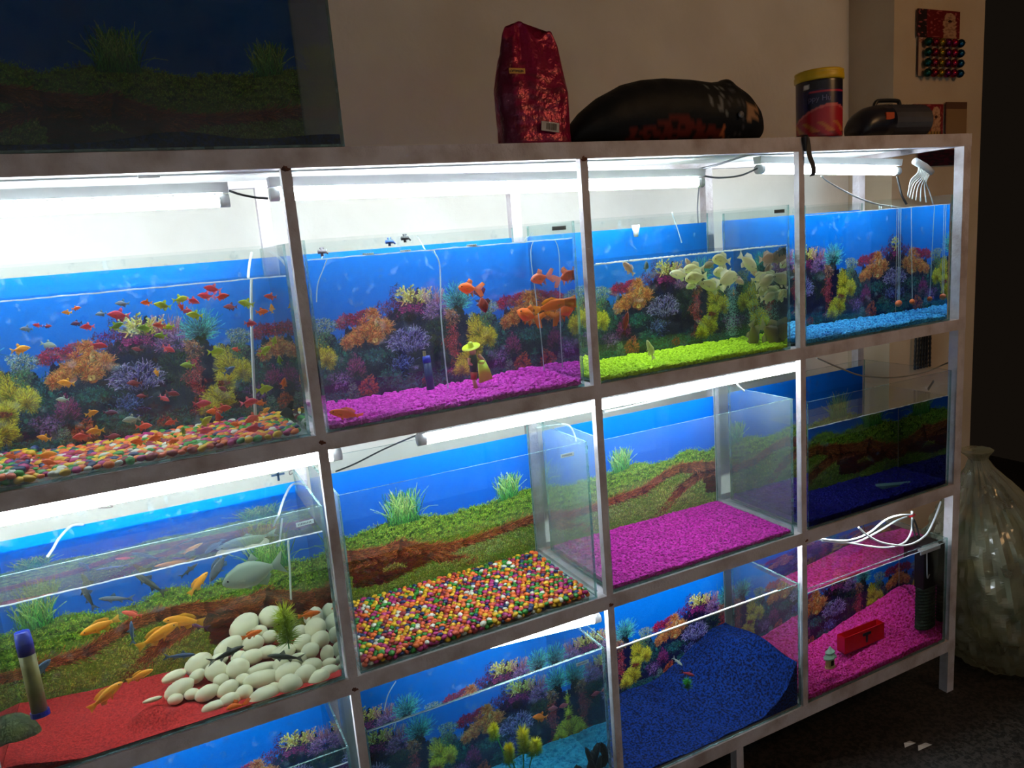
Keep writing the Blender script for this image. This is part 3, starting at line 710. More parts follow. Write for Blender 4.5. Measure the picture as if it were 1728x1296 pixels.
KINDS = {  # body rings: x, up, down, half width   (nose .5, tail root about -.25)
 'tetra': ([(.5,.01,.01,.008),(.44,.06,.05,.04),(.34,.13,.10,.065),(.2,.20,.16,.075),(.05,.20,.18,.07),(-.1,.12,.13,.045),(-.22,.05,.055,.022),(-.27,.045,.045,.014)],
   [[(.08,.19),(-.04,.34),(-.12,.26),(-.10,.12)], [(.02,-.17),(-.14,-.30),(-.24,-.12),(-.2,-.05)], [(-.26,.04),(-.46,.17),(-.38,0),(-.46,-.17),(-.26,-.04)], [(.16,-.15),(.06,-.30),(.06,-.16)]], .022),
 'cichlid': ([(.5,.01,.02,.01),(.45,.06,.05,.04),(.34,.11,.09,.06),(.18,.145,.12,.065),(0,.14,.125,.055),(-.15,.09,.085,.035),(-.26,.05,.05,.02),(-.30,.048,.048,.014)],
   [[(.2,.14),(.05,.21),(-.14,.19),(-.25,.13),(-.22,.05),(0,.12)], [(-.02,-.12),(-.12,-.21),(-.22,-.14),(-.2,-.06)], [(-.29,.05),(-.49,.12),(-.46,0),(-.49,-.12),(-.29,-.05)], [(.16,-.12),(.04,-.22),(.06,-.12)]], .018),
 'parrot': ([(.5,.02,.03,.02),(.46,.09,.07,.06),(.36,.17,.12,.085),(.2,.22,.17,.095),(.02,.20,.18,.085),(-.14,.12,.12,.055),(-.25,.06,.06,.025),(-.29,.055,.055,.016)],
   [[(.18,.21),(.0,.30),(-.2,.24),(-.24,.08),(0,.18)], [(0,-.17),(-.12,-.28),(-.22,-.2),(-.2,-.07)], [(-.28,.05),(-.48,.14),(-.44,0),(-.48,-.14),(-.28,-.05)], [(.2,-.15),(.08,-.26),(.08,-.15)]], .024),
 'fancy': ([(.5,.02,.02,.02),(.45,.09,.08,.07),(.34,.16,.16,.11),(.2,.2,.22,.13),(.06,.16,.19,.11),(-.05,.08,.10,.06),(-.12,.05,.05,.025)],
   [[(.22,.19),(.12,.34),(-.02,.26),(.0,.12)], [(-.12,.04),(-.38,.26),(-.50,.18),(-.36,.0),(-.5,-.22),(-.36,-.28),(-.12,-.05)], [(.04,-.18),(-.08,-.32),(-.08,-.1)], [(.2,-.2),(.1,-.32),(.08,-.2)]], .026),
 'pacu': ([(.5,.02,.02,.015),(.46,.07,.07,.04),(.36,.16,.14,.065),(.2,.235,.2,.08),(.02,.235,.22,.075),(-.14,.15,.15,.05),(-.26,.06,.06,.022),(-.30,.05,.05,.014)],
   [[(.06,.23),(-.04,.33),(-.12,.2),(-.04,.2)], [(-.02,-.21),(-.14,-.28),(-.25,-.12),(-.22,-.07)], [(-.29,.05),(-.5,.22),(-.42,0),(-.5,-.2),(-.29,-.05)], [(.2,-.19),(.1,-.26),(.08,-.2)]], .020),
 'slim': ([(.5,.01,.01,.01),(.44,.045,.035,.045),(.32,.08,.06,.06),(.14,.09,.075,.055),(-.05,.075,.06,.04),(-.2,.045,.04,.022),(-.3,.03,.03,.01)],
   [[(.2,.085),(.1,.2),(.03,.09)], [(-.29,.03),(-.5,.15),(-.4,.02),(-.5,-.11),(-.29,-.03)], [(-.05,-.06),(-.16,-.14),(-.18,-.05)], [(.24,-.06),(.12,-.15),(.14,-.06)]], .014),
 'angel': ([(.5,.01,.01,.008),(.42,.1,.09,.03),(.28,.26,.24,.045),(.1,.34,.32,.045),(-.05,.26,.26,.03),(-.18,.1,.1,.015),(-.22,.08,.08,.01)],
   [[(.1,.32),(-.2,.62),(-.34,.60),(-.16,.1)], [(.1,-.3),(-.2,-.62),(-.34,-.60),(-.16,-.1)], [(-.2,.08),(-.5,.2),(-.45,0),(-.5,-.2),(-.2,-.08)], [(.2,-.27),(.1,-.55),(.14,-.28)]], .02),
}
FC = {'peach': ((226, 118, 76), (240, 168, 130)), 'orange yellow': ((244, 170, 40), (255, 206, 90)), 'orange': ((240, 116, 30), (255, 160, 70)), 'yellow green': ((176, 190, 20), (226, 226, 70)), 'pink red': ((228, 70, 104), (252, 150, 156)),
      'crimson': ((198, 48, 80), (236, 116, 130)), 'salmon': ((226, 84, 70), (250, 140, 116)), 'grey': ((96, 110, 132), (150, 160, 170)), 'dull red': ((140, 44, 62), (170, 84, 90)), 'silver': ((150, 170, 160), (206, 214, 200)),
      'green': ((134, 164, 40), (188, 204, 90)), 'dusky purple': ((92, 54, 92), (140, 80, 110)), 'pale cream': ((240, 232, 200), (255, 250, 232)), 'pale olive': ((216, 210, 160), (248, 244, 212)), 'drab brown': ((150, 138, 110), (186, 172, 142)),
      'black': ((14, 14, 16), (26, 26, 28)), 'steel blue': ((60, 84, 130), (120, 144, 176)), 'slate': ((50, 56, 62), (120, 124, 122)), 'pinkish cream': ((216, 180, 160), (236, 212, 196)), 'dark red': ((120, 26, 22), (160, 60, 40)), 'bright orange': ((250, 130, 10), (255, 190, 50))}
FM = {}
def fish_mesh(kind, colr):
    if (kind, colr) in FM: return FM[(kind, colr)]
    rings, fins, eye = KINDS[kind]; back, belly = [np.array(rgb(*c)) for c in FC[colr]]
    b = MB(); S = 10; n = len(rings); vs = []; cs = []
    for x, up, dn, w in rings:
        for k in range(S):
            a = 2*math.pi*k/S; z = math.sin(a); vs.append((x, math.cos(a)*w, z*(up if z > 0 else dn)))
            t = .5-.5*z; c = back*(1-t)+belly*t; c[3] = 1; cs.append(tuple(c))
    fs = [(i*S+k, i*S+(k+1) % S, (i+1)*S+(k+1) % S, (i+1)*S+k) for i in range(n-1) for k in range(S)]
    fs += [tuple(range(S))[::-1], tuple((n-1)*S+k for k in range(S))]
    b.c = []; b.add(vs, [f[::-1] for f in fs], 0); b.c = cs
    for f in fins:
        m = len(f); fc = tuple(.5*(back+belly))
        cx = sum(p[0] for p in f)/m; cz = sum(p[1] for p in f)/m
        pts = [(p[0], .002, p[1]) for p in f]+[(cx, .005, cz)]+[(p[0], -.002, p[1]) for p in f]+[(cx, -.005, cz)]
        q = [(i, (i+1) % m, m) for i in range(m)]+[(m+1+(i+1) % m, m+1+i, 2*m+1) for i in range(m)]+[((i+1) % m, i, m+1+i, m+1+(i+1) % m) for i in range(m)]
        b.add(pts, q, 1, fc)
    x, up, dn, w = rings[1]; x2 = rings[2][0]
    for s in (1, -1):                                          # pectoral fins and eyes
        b.add([(x2-.06, s*rings[2][3]*.95, -.02), (x2-.2, s*(rings[2][3]+.05), .0), (x2-.2, s*(rings[2][3]+.05), -.07)], [(0, 1, 2)], 1, tuple(belly))
        ex = (x+x2)/2; ew = (w+rings[2][3])/2
        b.ell((ex, s*ew*.86, up*.35), (eye*1.5, eye*.5, eye*1.5), seg=8, rings=5, col=tuple(belly))
        b.ell((ex+.002, s*(ew*.86+eye*.28), up*.35), (eye, eye*.4, eye), seg=8, rings=5, col=(.004, .004, .006, 1))
    me = bpy.data.meshes.new('fish'); me.from_pydata(b.v, [], b.f); me.materials.append(M_fish); me.materials.append(M_fin)
    me.polygons.foreach_set('material_index', b.m); me.polygons.foreach_set('use_smooth', [True]*len(b.f))
    a = me.color_attributes.new('Col', 'FLOAT_COLOR', 'POINT'); a.data.foreach_set('color', np.array(b.c, dtype=np.float32).ravel()); me.update()
    FM[(kind, colr)] = me; return me
FISH = []; GROW = {'tetra': 1.25, 'parrot': 1.14, 'pacu': 1.02, 'slim': 1.12, 'cichlid': 1.05, 'fancy': 1.25, 'angel': 1.2}
def fish(px, py, ln, colr, ang, Y, kind, label, group, water=True, turn=0.0, cat='fish', name='fish'):
    """px, py centre and ln length in photograph pixels; ang nose direction in degrees, 0 = to +X"""
    g = wY if water else onY; a = math.radians(ang)
    p = g(px, py, Y)
    if water:                                                # keep every fish inside its own tank
        for tx0, tx1, ty0, ty1, tz in TANKS.values():
            if tz < p[2] < tz+.42 and tx0-.03 < g(px, py, .03)[0] < tx1+.03:
                while p[0] > tx1-.020 and Y > .035: Y -= .008; p = g(px, py, Y)
    q = g(px+math.cos(a)*ln/2, py-math.sin(a)*ln/2, Y)
    d = Vector(q-p); L = d.length*2; d.normalize()
    u = Vector((-d.z, 0, d.x)); 
    if u.z < 0: u = -u
    y = u.cross(d)
    M = Matrix((d, y, u)).transposed().to_4x4()
    M = M @ Matrix.Rotation(turn, 4, 'Z')
    o = bpy.data.objects.new(name, fish_mesh(kind, colr)); COL.objects.link(o)
    o.matrix_world = Matrix.Translation(Vector((p[0], p[1], p[2]+Z0))) @ M @ Matrix.Scale(L/max(.35, math.cos(turn))*GROW.get(kind, 1.1), 4)
    FISH.append([o, label, cat, group]); return o
Z6 = lambda x, y: (x/4.32, 460+y/4.32); Z7 = lambda x, y: (260+x/4.32, 460+y/4.32)
T11 = [ (6,490,290,70,'orange yellow',180),(6,555,260,64,'orange',10),(6,195,410,90,'grey',180),(6,275,385,64,'pink red',170),(6,345,390,60,'dull red',0),(6,560,370,80,'dusky purple',190),(6,640,395,100,'pink red',185),
 (6,740,300,80,'grey',190),(6,870,310,150,'crimson',175),(6,895,225,100,'grey',180),(6,1070,220,80,'orange',180),(6,1190,240,120,'yellow green',170),(6,845,390,100,'green',20),(6,1060,405,110,'green',180),(6,1165,385,90,'salmon',175),
 (6,1232,396,84,'yellow green',190),(6,1175,460,92,'green',180),(6,350,525,110,'silver',-10),(6,145,560,130,'orange yellow',10),(6,715,530,120,'crimson',-8),(6,1005,560,80,'dull red',170),(6,1225,555,95,'pink red',-25),(6,1140,725,60,'orange yellow',-70),
 (6,485,805,120,'orange yellow',175),(6,985,805,105,'dull red',180),(6,1255,880,96,'dull red',-10),(6,1195,915,78,'pink red',-30),(6,460,925,90,'silver',180),(6,665,1025,95,'orange yellow',15),(6,800,1020,100,'dusky purple',0),
 (6,960,1070,120,'silver',190),(6,1045,1120,112,'salmon',5),(6,700,1155,124,'orange yellow',188),(6,600,1195,130,'salmon',190),(6,325,1205,100,'orange yellow',172),(6,815,1195,110,'dull red',5),(6,1010,1232,110,'orange',180),(6,1140,1205,112,'orange',195),
 (6,1250,1090,90,'salmon',200),(6,1040,900,80,'dull red',180),(6,330,1330,150,'orange yellow',5),(6,370,1385,120,'orange',170),(6,90,1340,100,'orange',180),
 (7,190,195,112,'yellow green',10),(7,280,205,95,'pink red',-20),(7,195,245,62,'salmon',-70),(7,237,278,84,'crimson',-15),(7,300,310,112,'yellow green',175),(7,430,120,122,'pink red',170),(7,380,170,112,'pink red',175),(7,490,175,100,'salmon',10),
 (7,560,250,95,'dull red',180),(7,675,225,112,'yellow green',170),(7,785,285,86,'orange',5),(7,858,265,64,'orange yellow',100),(7,850,175,84,'salmon',175),(7,700,370,90,'crimson',-5),(7,450,575,120,'yellow green',5),(7,250,675,102,'green',180),
 (7,545,715,92,'steel blue',35),(7,875,500,64,'yellow green',75),(7,805,570,98,'yellow green',35),(7,915,640,64,'green',100),(7,945,810,78,'orange',80),(7,800,850,118,'yellow green',10),(7,690,945,122,'pink red',12),(7,780,950,80,'orange',180),
 (7,345,955,122,'crimson',5),(7,810,1005,68,'orange yellow',30),(7,500,990,110,'salmon',8),(7,440,1012,102,'orange',185),(7,470,1058,84,'salmon',110),(7,370,1088,112,'yellow green',40),(7,725,1060,122,'salmon',205),(7,600,1105,82,'orange',175),
 (7,365,1150,112,'crimson',5),(7,740,1140,130,'crimson',185),(7,212,1160,60,'green',80),(7,510,850,74,'dull red',160),(7,130,1230,90,'orange',10),(7,600,560,60,'salmon',170)]
LM = [(30, 690, 'the big yellow anemone by the glass'), (33, 600, 'the pale bush coral'), (130, 610, 'the orange sponge'), (85, 560, 'the gap of open blue water'), (240, 500, 'the spindly branching coral'), (225, 650, 'the violet branching coral'),
      (200, 560, 'the dark violet reef hill'), (285, 560, 'the lilac coral'), (345, 530, 'the teal spiky coral'), (325, 640, 'the red coral column'), (385, 610, 'the upper yellow anemone'), (370, 670, 'the lower yellow anemone'), (402, 565, 'the second pale bush coral'),
      (130, 510, 'the open blue above the orange sponge'), (370, 480, 'the open blue over the teal coral'), (428, 520, 'the air hose'), (428, 640, 'the air hose foot'), (470, 600, 'the magenta coral near the tank edge'), (462, 500, 'the blue corner by the tank edge'),
      (90, 700, 'the purple mound coral'), (90, 745, 'the heaped pebbles'), (170, 740, 'the middle pebbles'), (300, 740, 'the far pebble bed'), (400, 720, 'the pebbles below the hose'), (160, 700, 'the orange red tuft coral')]
rf = random.Random(11)
for k, (zn, x, y, l, c, a) in enumerate(T11):
    px, py = (Z6 if zn == 6 else Z7)(x, y); d = c in ('grey', 'dull red', 'dusky purple', 'silver', 'steel blue')
    Y = rf.uniform(.20, .29) if d else rf.uniform(.05, .20)
    lm = min(LM, key=lambda q: (q[0]-px)**2+(q[1]-py)**2)[2]
    ax = math.cos(math.radians(a)); 
    way = 'nose up' if 60 < a % 360 < 120 else 'nose down' if 240 < a % 360 < 300 else ('facing the post' if ax > 0 else 'facing away')
    big = 'larger' if l > 118 else 'tiny' if l < 70 else 'small'
    fish(px, py, l/4.32*.96, c, a, Y, 'tetra', '%s %s fish %s, by %s' % (big, c, way, lm), None, turn=rf.uniform(-.3, .3))
fish(*Z7(985, 1020), 27, 'black', 190, .09, 'angel', 'black angelfish low in the crowded tank near the post', None)
Z3 = lambda x, y: (480+x/3.2, 360+y/3.2)
G = 'goldfish in the purple gravel tank'
fish(*Z3(1010,405), 36, 'orange', 175, .16, 'fancy', 'orange fantail goldfish in open blue above the yellow anemone', G)
fish(*Z3(1068,470), 34, 'dark red', 285, .20, 'fancy', 'dark red goldfish diving behind the orange fantail', G)
fish(*Z3(1395,345), 34, 'peach', 195, .12, 'fancy', 'round salmon goldfish with its tail meeting its pale neighbour', G)
fish(*Z3(1505,345), 32, 'peach', 25, .15, 'fancy', 'round salmon goldfish right by the tank corner near the top', G)
fish(*Z3(1440,500), 58, 'bright orange', 15, .09, 'cichlid', 'bright orange goldfish gleaming near the tank corner', G)
fish(*Z3(1330,555), 40, 'orange', 160, .22, 'fancy', 'orange goldfish with trailing fins below the bright one', G)
fish(*Z3(335,1085), 56, 'orange', 172, .03, 'cichlid', 'orange goldfish resting low on purple gravel by the front glass', G)
Z8 = lambda x, y: (990+x/4.8, 400+y/4.8)
G13 = 'pale fish school over lime gravel'
for x, y, l, c, a, Y, lab in [(340,258,120,'pinkish cream',130,.10,'pinkish cream fish rising alone above the orange sponge'),(480,240,80,'grey',95,.26,'dim grey fish hanging upright behind the pinkish one'),
 (755,308,130,'pale cream',170,.12,'pale fish at the tail end of the school'),(870,262,160,'pale olive',185,.15,'pale olive fish behind and above the school tail'),(890,328,180,'pale olive',190,.09,'large pale olive fish near the school tail'),
 (1095,190,160,'pale olive',175,.13,'pale fish just under the surface bubbles, longest of the top row'),(1000,222,110,'drab brown',200,.22,'drab fish under the surface bubbles'),(1300,205,180,'pale cream',-40,.11,'pale fish curving downward below the surface'),
 (1100,285,150,'pale olive',185,.17,'pale fish hidden behind the bright headed one'),(1130,345,200,'pale cream',15,.05,'brightest pale fish with a clear black eye'),(1020,400,170,'pale olive',170,.08,'pale fish below the brightest one'),
 (860,390,110,'pale olive',200,.14,'pale fish lowest at the school tail'),(1460,178,150,'pinkish cream',5,.10,'pinkish fish alone near the top tank corner'),(1570,120,90,'grey',10,.24,'dim fish at the upper tank corner'),
 (1400,330,130,'pale olive',20,.15,'pale fish overlapped in the far half of the school'),(1440,365,170,'pale cream',25,.08,'pale fish pointing upward in the far half of the school'),(1420,450,120,'pale olive',30,.14,'pale fish under the upward pointing one'),
 (1470,490,130,'pale cream',15,.10,'pale fish lowest in the far half of the school'),(1572,468,90,'pale olive',60,.18,'thin pale fish by the tank edge'),(1340,262,120,'pinkish cream',-60,.16,'pinkish fish diving behind the curving one'),
 (820,212,80,'pinkish cream',120,.2,'small pinkish fish beside the branching coral tip'),(1230,355,90,'pinkish cream',-30,.19,'pinkish snouted fish behind the brightest one'),(1610,405,60,'pale cream',170,.25,'smallest pale fish against the tank edge')]:
    fish(*Z8(x, y), l/4.8, c, a, Y, 'parrot', lab, G13, turn=rf.uniform(-.35, .35))
fish(*Z8(1345,790), 44, 'drab brown', -68, .12, 'parrot', 'big drab fish nosing down into lime gravel, nearer the bubbles', G13, turn=.5)
fish(*Z8(1490,780), 52, 'drab brown', -35, .10, 'parrot', 'biggest drab fish nosing down by the tank edge', G13, turn=.3)
fish(*Z8(315,700), 38, 'dark red', 80, .20, 'cichlid', 'dark reddish fish standing upright under the orange sponge', G13)
fish(*Z8(515,915), 34, 'pale olive', 110, .07, 'cichlid', 'slim pale fish upright over the lime gravel', G13)
Z1 = lambda x, y: (x/2.331, 740+y/2.331)
G21 = 'cichlids in the white stone tank'
fish(*Z1(1000,528), 112, 'silver', 200, .15, 'pacu', 'big silver fish with raised tail above the driftwood', None)
for x, y, l, c, a, Y, kd, lab in [(780,570,110,'orange yellow',50,.18,'cichlid','orange cichlid climbing steeply beside the dark striped pair'),(395,738,160,'orange yellow',200,.10,'cichlid','orange cichlid over the bright moss, dipping its nose'),
 (725,718,160,'orange yellow',175,.20,'cichlid','orange cichlid level in front of the driftwood'),(620,775,180,'orange yellow',30,.13,'cichlid','long yellow cichlid slanting up past the driftwood'),(520,690,80,'salmon',170,.27,'cichlid','faint orange cichlid far back over the moss'),
 (1215,692,90,'orange',10,.14,'cichlid','orange cichlid behind the yellow green plant'),(990,770,84,'orange',20,.12,'cichlid','orange cichlid among the upper white stones'),(550,932,110,'orange yellow',25,.12,'cichlid','stout orange cichlid over the edge of the stones'),
 (415,1012,160,'orange yellow',38,.07,'cichlid','yellow cichlid rising from the red sand'),(940,1052,86,'orange',200,.02,'fancy','round orange fish pressed to the front glass below the stones'),
 (150,918,130,'steel blue',45,.05,'cichlid','blue striped cichlid slanting past the blue capped filter'),(590,570,140,'slate',150,.17,'slim','dark slim cichlid below the waterline, pointing at the far post'),(460,630,130,'grey',180,.16,'slim','grey slim cichlid in the blue gap'),
 (345,622,115,'slate',120,.19,'slim','dark cichlid hanging steeply in the blue gap'),(742,520,84,'slate',40,.20,'slim','short dark cichlid just below the waterline'),(860,502,130,'grey',240,.12,'cichlid','grey striped cichlid diving next to the silver fish'),
 (705,855,115,'steel blue',5,.08,'slim','blue cichlid skimming over the stones'),(520,765,84,'steel blue',95,.15,'slim','upright grey blue cichlid before the driftwood'),(888,850,140,'slate',22,.04,'slim','dark cichlid resting across the white stones'),
 (1125,860,130,'slate',178,.05,'slim','dark cichlid lying under the yellow green plant'),(770,735,100,'dusky purple',170,.24,'slim','dim cichlid shadowing the level orange one')]:
    fish(*Z1(x, y), l/2.331, c, a, Y, kd, lab, G21, turn=rf.uniform(-.25, .25))
fish(1143, 1116, 19, 'silver', -40, .22, 'slim', 'small silver fish over the navy sand', 'small fish over navy sand', water=False)
fish(1160, 1137, 22, 'dull red', -15, .16, 'slim', 'small reddish fish over the navy sand beside green weed', 'small fish over navy sand', water=False)
for x, y, l, a in ((912, 1210, 22, 180), (930, 1196, 18, 10), (953, 1190, 18, 200)):
    fish(x, y, l, 'orange' if x < 920 else 'dull red', a, .22, 'tetra', {912: 'amber fish drifting in the murky teal tank', 930: 'reddish fish in the murky tank, beside the amber one', 953: 'dim red fish in the murky tank nearest its corner'}[x], None)
seen = {}
for r in FISH: seen.setdefault(r[1], []).append(r)
for lab, rs in seen.items():
    for r in rs: tag(r[0], lab, r[2], r[3] or ('small bright fish in the crowded tank' if len(rs) < 2 else 'two alike, '+lab.split(', ')[-1]))

# ---------------------------------------------------------------- white stones on red sand
ST = [(960,740,120,90,-35),(1065,700,90,80,0),(900,820,120,70,-20),(995,805,85,60,0),(780,885,110,75,-20),(685,935,95,45,-10),(705,985,120,70,-20),(690,1025,60,45,0),(600,1027,75,20,0),(755,1005,60,45,0),(815,1000,95,60,-15),(850,915,85,80,10),(870,950,60,50,0),(775,935,70,50,-30),(935,905,90,80,0),(895,985,90,60,-25),(845,1055,100,48,0),(905,1030,80,60,0),(990,860,90,60,0),(1030,945,140,65,5),(1030,905,120,45,0),(960,1000,70,60,-20),(1040,1020,120,80,-10),(1000,1050,50,40,0),(1145,980,90,100,-30),(1130,920,110,70,-10),(1105,890,60,60,0),(1200,935,90,80,-35),(1225,895,80,60,0),(1255,955,90,75,-40),(1300,915,80,50,0),(1290,845,50,65,10),(1300,880,55,35,0),(1220,835,70,60,-20),(1190,805,75,60,-30),(1245,745,80,75,-20),(1265,790,80,60,-30),(1300,780,50,60,0),(1290,690,60,80,10),(1240,700,70,60,0),(1115,840,90,60,0),(1050,840,80,50,0),(1320,960,50,40,0),(955,950,60,50,0),(1075,985,60,50,0),(1170,870,70,50,0),(940,860,60,50,0),(1180,760,60,50,0),(1020,760,60,50,0),(1120,780,60,50,0),(860,870,70,50,0),(1060,780,60,50,0)]
M_stone = mat('white river stone', rgb(238, 232, 206), .5, col2=rgb(206, 198, 170), scale=8, bump=.08, lo=.45, hi=.8)
x0, x1, y0, y1, zb = TANKS['t21']; SP = []
for x, y, w, h, a in ST:
    base = 1100-(x-850)*.30 if x > 640 else 1100
    t = max(0, base-y-h*.3); Y = .03+min(.255, t/330*.25)
    px, py = Z1(x, y); p = wY(px, py, Y); q = wY(px+w/2.331/2, py, Y); s = abs(q[0]-p[0])*1.13; rz = s*h/w
    p[0] = min(p[0], x1-s*.95); SP.append((p, s, rz, a, Y))
def h21(x, y):
    num = .02; den = .02*0; W = 0; Hh = 0
    base = lerp([(-.64, -1.062), (-.58, -1.072), (-.50, -1.082), (-.42, -1.086), (-.3, -1.092), (0, -1.092)], x) - .012*max(0, 1-y/.12)*lerp([(-.6, .2), (-.5, 1.3), (-.3, .8)], x)
    base += .010*y
    for p, s, rz, a, Y in SP:
        d2 = ((x-p[0])**2+(y-p[1])**2)/(.026**2); w = math.exp(-d2); W += w; Hh += w*(p[2]-rz*1.1)
    return (Hh+base*.25)/(W+.25) if W > 0 else base
bed('sand', 't21', lambda x, y: h21(x, y)+wv(x, y, .001), M_reds, 'red sand banked up under the white stones', 'sand', nx=80, ny=44)
def place(zx):
    return 'near the post' if zx > 1180 else 'beneath the yellow green plant' if zx > 1000 else 'on the middle of the heap' if zx > 840 else 'at the red sand end'
slot = {}
for k, (p, s, rz, a, Y) in enumerate(SP):
    b = MB(); Rm = Matrix.Rotation(math.radians(a), 3, 'Y'); b.ell((0, 0, 0), (s, min(s, rz)*1.05, rz), Rm, seg=18, rings=12, jit=.025, seed=k)
    b.v = [(v[0]+p[0], v[1]+max(p[1], y0+min(s, rz)*1.1), v[2]+p[2]) for v in b.v]
    o = b.build('white_stone', M_stone, smooth=True)
    zx, zy, w, h, _ = ST[k]
    size = 'large' if w > 100 else 'small' if w < 65 else 'middling'
    lay = 'low against the front glass' if Y < .10 else 'halfway up the pile' if Y < .19 else 'at the top of the pile'
    shp = 'slender' if h < .55*w else 'round' if h > .8*w else 'oval'
    if (zx, zy) == (600, 1027): lab = 'thin white stone chip lying alone on red sand'
    else: lab = '%s %s white stone %s, %s' % (size, shp, lay, place(zx))
    slot.setdefault(lab, []).append(o)
for lab, os_ in slot.items():
    for o in os_: tag(o, lab, 'stone', 'white stones heaped on red sand' if len(os_) < 2 else 'alike stones '+lab.split(', ')[-1])

# ---------------------------------------------------------------- plants and ornaments
def bushy(name, label, heads, cols, ln, n, group=None, stem=None, water=True):
    """feathery plastic plant: heads (X, Y, Z, radius x, radius z)"""
    base = stem or (heads[0][0], heads[0][1], heads[0][2]-heads[0][4])
    t = empty(name, base); tag(t, label, 'plant', group)
    for i, (x, y, z, rx, rz) in enumerate(heads):
        b = MB(); rnd = random.Random(i+3)
        for k in range(n):
            a = rnd.uniform(0, 6.28); e = math.asin(rnd.uniform(-.5, 1)); q = rnd.uniform(0, 1)
            d = Vector((math.cos(a)*math.cos(e), math.sin(a)*math.cos(e), math.sin(e)+.25)).normalized()
            c = Vector((x, y, z+(q-.5)*rz)); L = ln*rnd.uniform(.6, 1.1)
            tip = c+Vector((d.x*rx, d.y*rx*.9, d.z*rz*.55)); s = c+(tip-c)*.15
            w = d.orthogonal().normalized()*.0011; w2 = d.cross(w).normalized()*.0011
            hi = min(1, max(0, (tip.z-(z-rz*.6))/(rz*1.2))); cc = np.array(rgb(*cols[0]))*(1-hi)+np.array(rgb(*cols[1]))*hi
            b.add([s+w, s-w*.5+w2, s-w*.5-w2, tip], [(0, 1, 3), (1, 2, 3), (2, 0, 3), (0, 2, 1)], 0, tuple(cc))
        b.build('frond_cluster', mat('plastic frond', (1, 1, 1, 1), .5, attr='Col'), t)
        MB().tube([(base[0], base[1], base[2]-.004), ((base[0]+x)/2, y, (base[2]+z)/2), (x, y, z+rz*.3)], .0016, 6).build('stem', mat('green stem', rgb(40, 130, 40), .5), t)
    return t
p = wY(*Z1(1125, 745), .10)
bushy('plastic_plant', 'yellow green feathery plastic plant planted among the white stones', [(p[0], p[1], p[2], .032, .07)], ((96, 140, 20), (190, 205, 30)), .03, 520, stem=(p[0], p[1], p[2]-.045))
bushy('plastic_plant', 'feathery plastic plant with four yellow tipped heads in the murky tank', [(.358, .14, -1.432, .018, .036), (.378, .08, -1.478, .019, .044), (.423, .09, -1.466, .023, .062), (.452, .09, -1.492, .026, .036)], ((10, 130, 40), (250, 214, 20)), .02, 520, stem=(.41, .10, -1.60))
p = onY(1160, 1155, .12)
bushy('plastic_plant', 'small dark green weed clump on the navy sand', [(p[0], p[1], p[2], .018, .025)], ((10, 70, 20), (30, 130, 40)), .02, 160, stem=(p[0], p[1], p[2]-.016))
# dark upright stems at the murky tank's corner
t = empty('dark_weed', (.585, .05, -1.63)); tag(t, 'black leafy weed in the corner of the murky tank', 'plant')
b = MB(); rnd = random.Random(4)
for k in range(26):
    x = rnd.uniform(.52, .632); y = rnd.uniform(.03, .10); h = rnd.uniform(.02, .075)*(1.2 if x > .59 else .7)
    b.ell((x, y, -1.632+h*.6), (.009, .004, h*.6), Matrix.Rotation(rnd.uniform(-.5, .5), 3, 'Y'), seg=6, rings=4)
b.build('leaves', mat('dark leaf', rgb(16, 28, 34), .6), t)
# figurine with a straw hat holding a broom
c = wY(*(np.array([700, 560])+np.array([930, 640])/9.256), .16); fx, fy = c[0], .16; fz = -.5535+.014
t = empty('figurine', (fx, fy, fz)); tag(t, 'small figurine in a yellow sombrero holding a green skirt of straw', 'ornament')
Sx = .093
K = lambda x, z: (fx+(x-940)/9.256/740*.98, fz+(840-z)/9.256/700*1.02)
x, z = K(925, 235); skin = mat('painted skin', rgb(214, 160, 130), .5); yel = mat('yellow green paint', rgb(206, 220, 16), .45); grn = mat('dark green paint', rgb(16, 70, 50), .5)
b = MB(); b.lathe([(.001, .016), (.006, .013), (.0075, .003), (.009, .001), (.0225, .003), (.0230, .0015), (.009, -.001), (.001, -.001)], (0, 0, 0), 20)
Rm = Matrix.Rotation(-.22, 3, 'Y') @ Matrix.Rotation(.25, 3, 'X'); b.v = [tuple(Vector((x, fy, z)) + Rm @ Vector(v)) for v in b.v]; b.build('sombrero', yel, t, smooth=True)
x2, z2 = K(945, 300); b = MB(); b.ell((x2, fy, z2), (.008, .008, .009), seg=12, rings=8); b.ell((x2, fy-.008, z2), (.0018, .002, .002), seg=6, rings=4); b.build('head', skin, t, smooth=True)
b = MB(); xa, za = K(940, 350); xb, zb2 = K(930, 600); b.tube([(xa, fy, za), ((xa+xb)/2, fy, (za+zb2)/2), (xb, fy, zb2)], [.009, .011, .009], 12); b.build('jacket', grn, t, smooth=True)
b = MB(); b.tube([K(935, 610)[:1]+(fy,)+K(935, 610)[1:], K(915, 720)[:1]+(fy,)+K(915, 720)[1:]], [.0095, .007], 12); b.build('red_trousers', mat('red paint', rgb(170, 30, 40), .5), t, smooth=True)
b = MB(); b.tube([(K(920, 700)[0], fy, K(0, 700)[1]), (K(940, 840)[0], fy, fz-.003)], [.005, .005], 10); b.build('leg', skin, t, smooth=True)
for pts in (((860, 380), (850, 460), (960, 510)), ((1030, 360), (1090, 420), (1130, 470))):
    b = MB(); b.tube([(K(a, c)[0], fy-.006, K(a, c)[1]) for a, c in pts], [.0045, .004, .0035], 8); b.build('arm', skin, t, smooth=True)
b = MB(); rnd = random.Random(2)
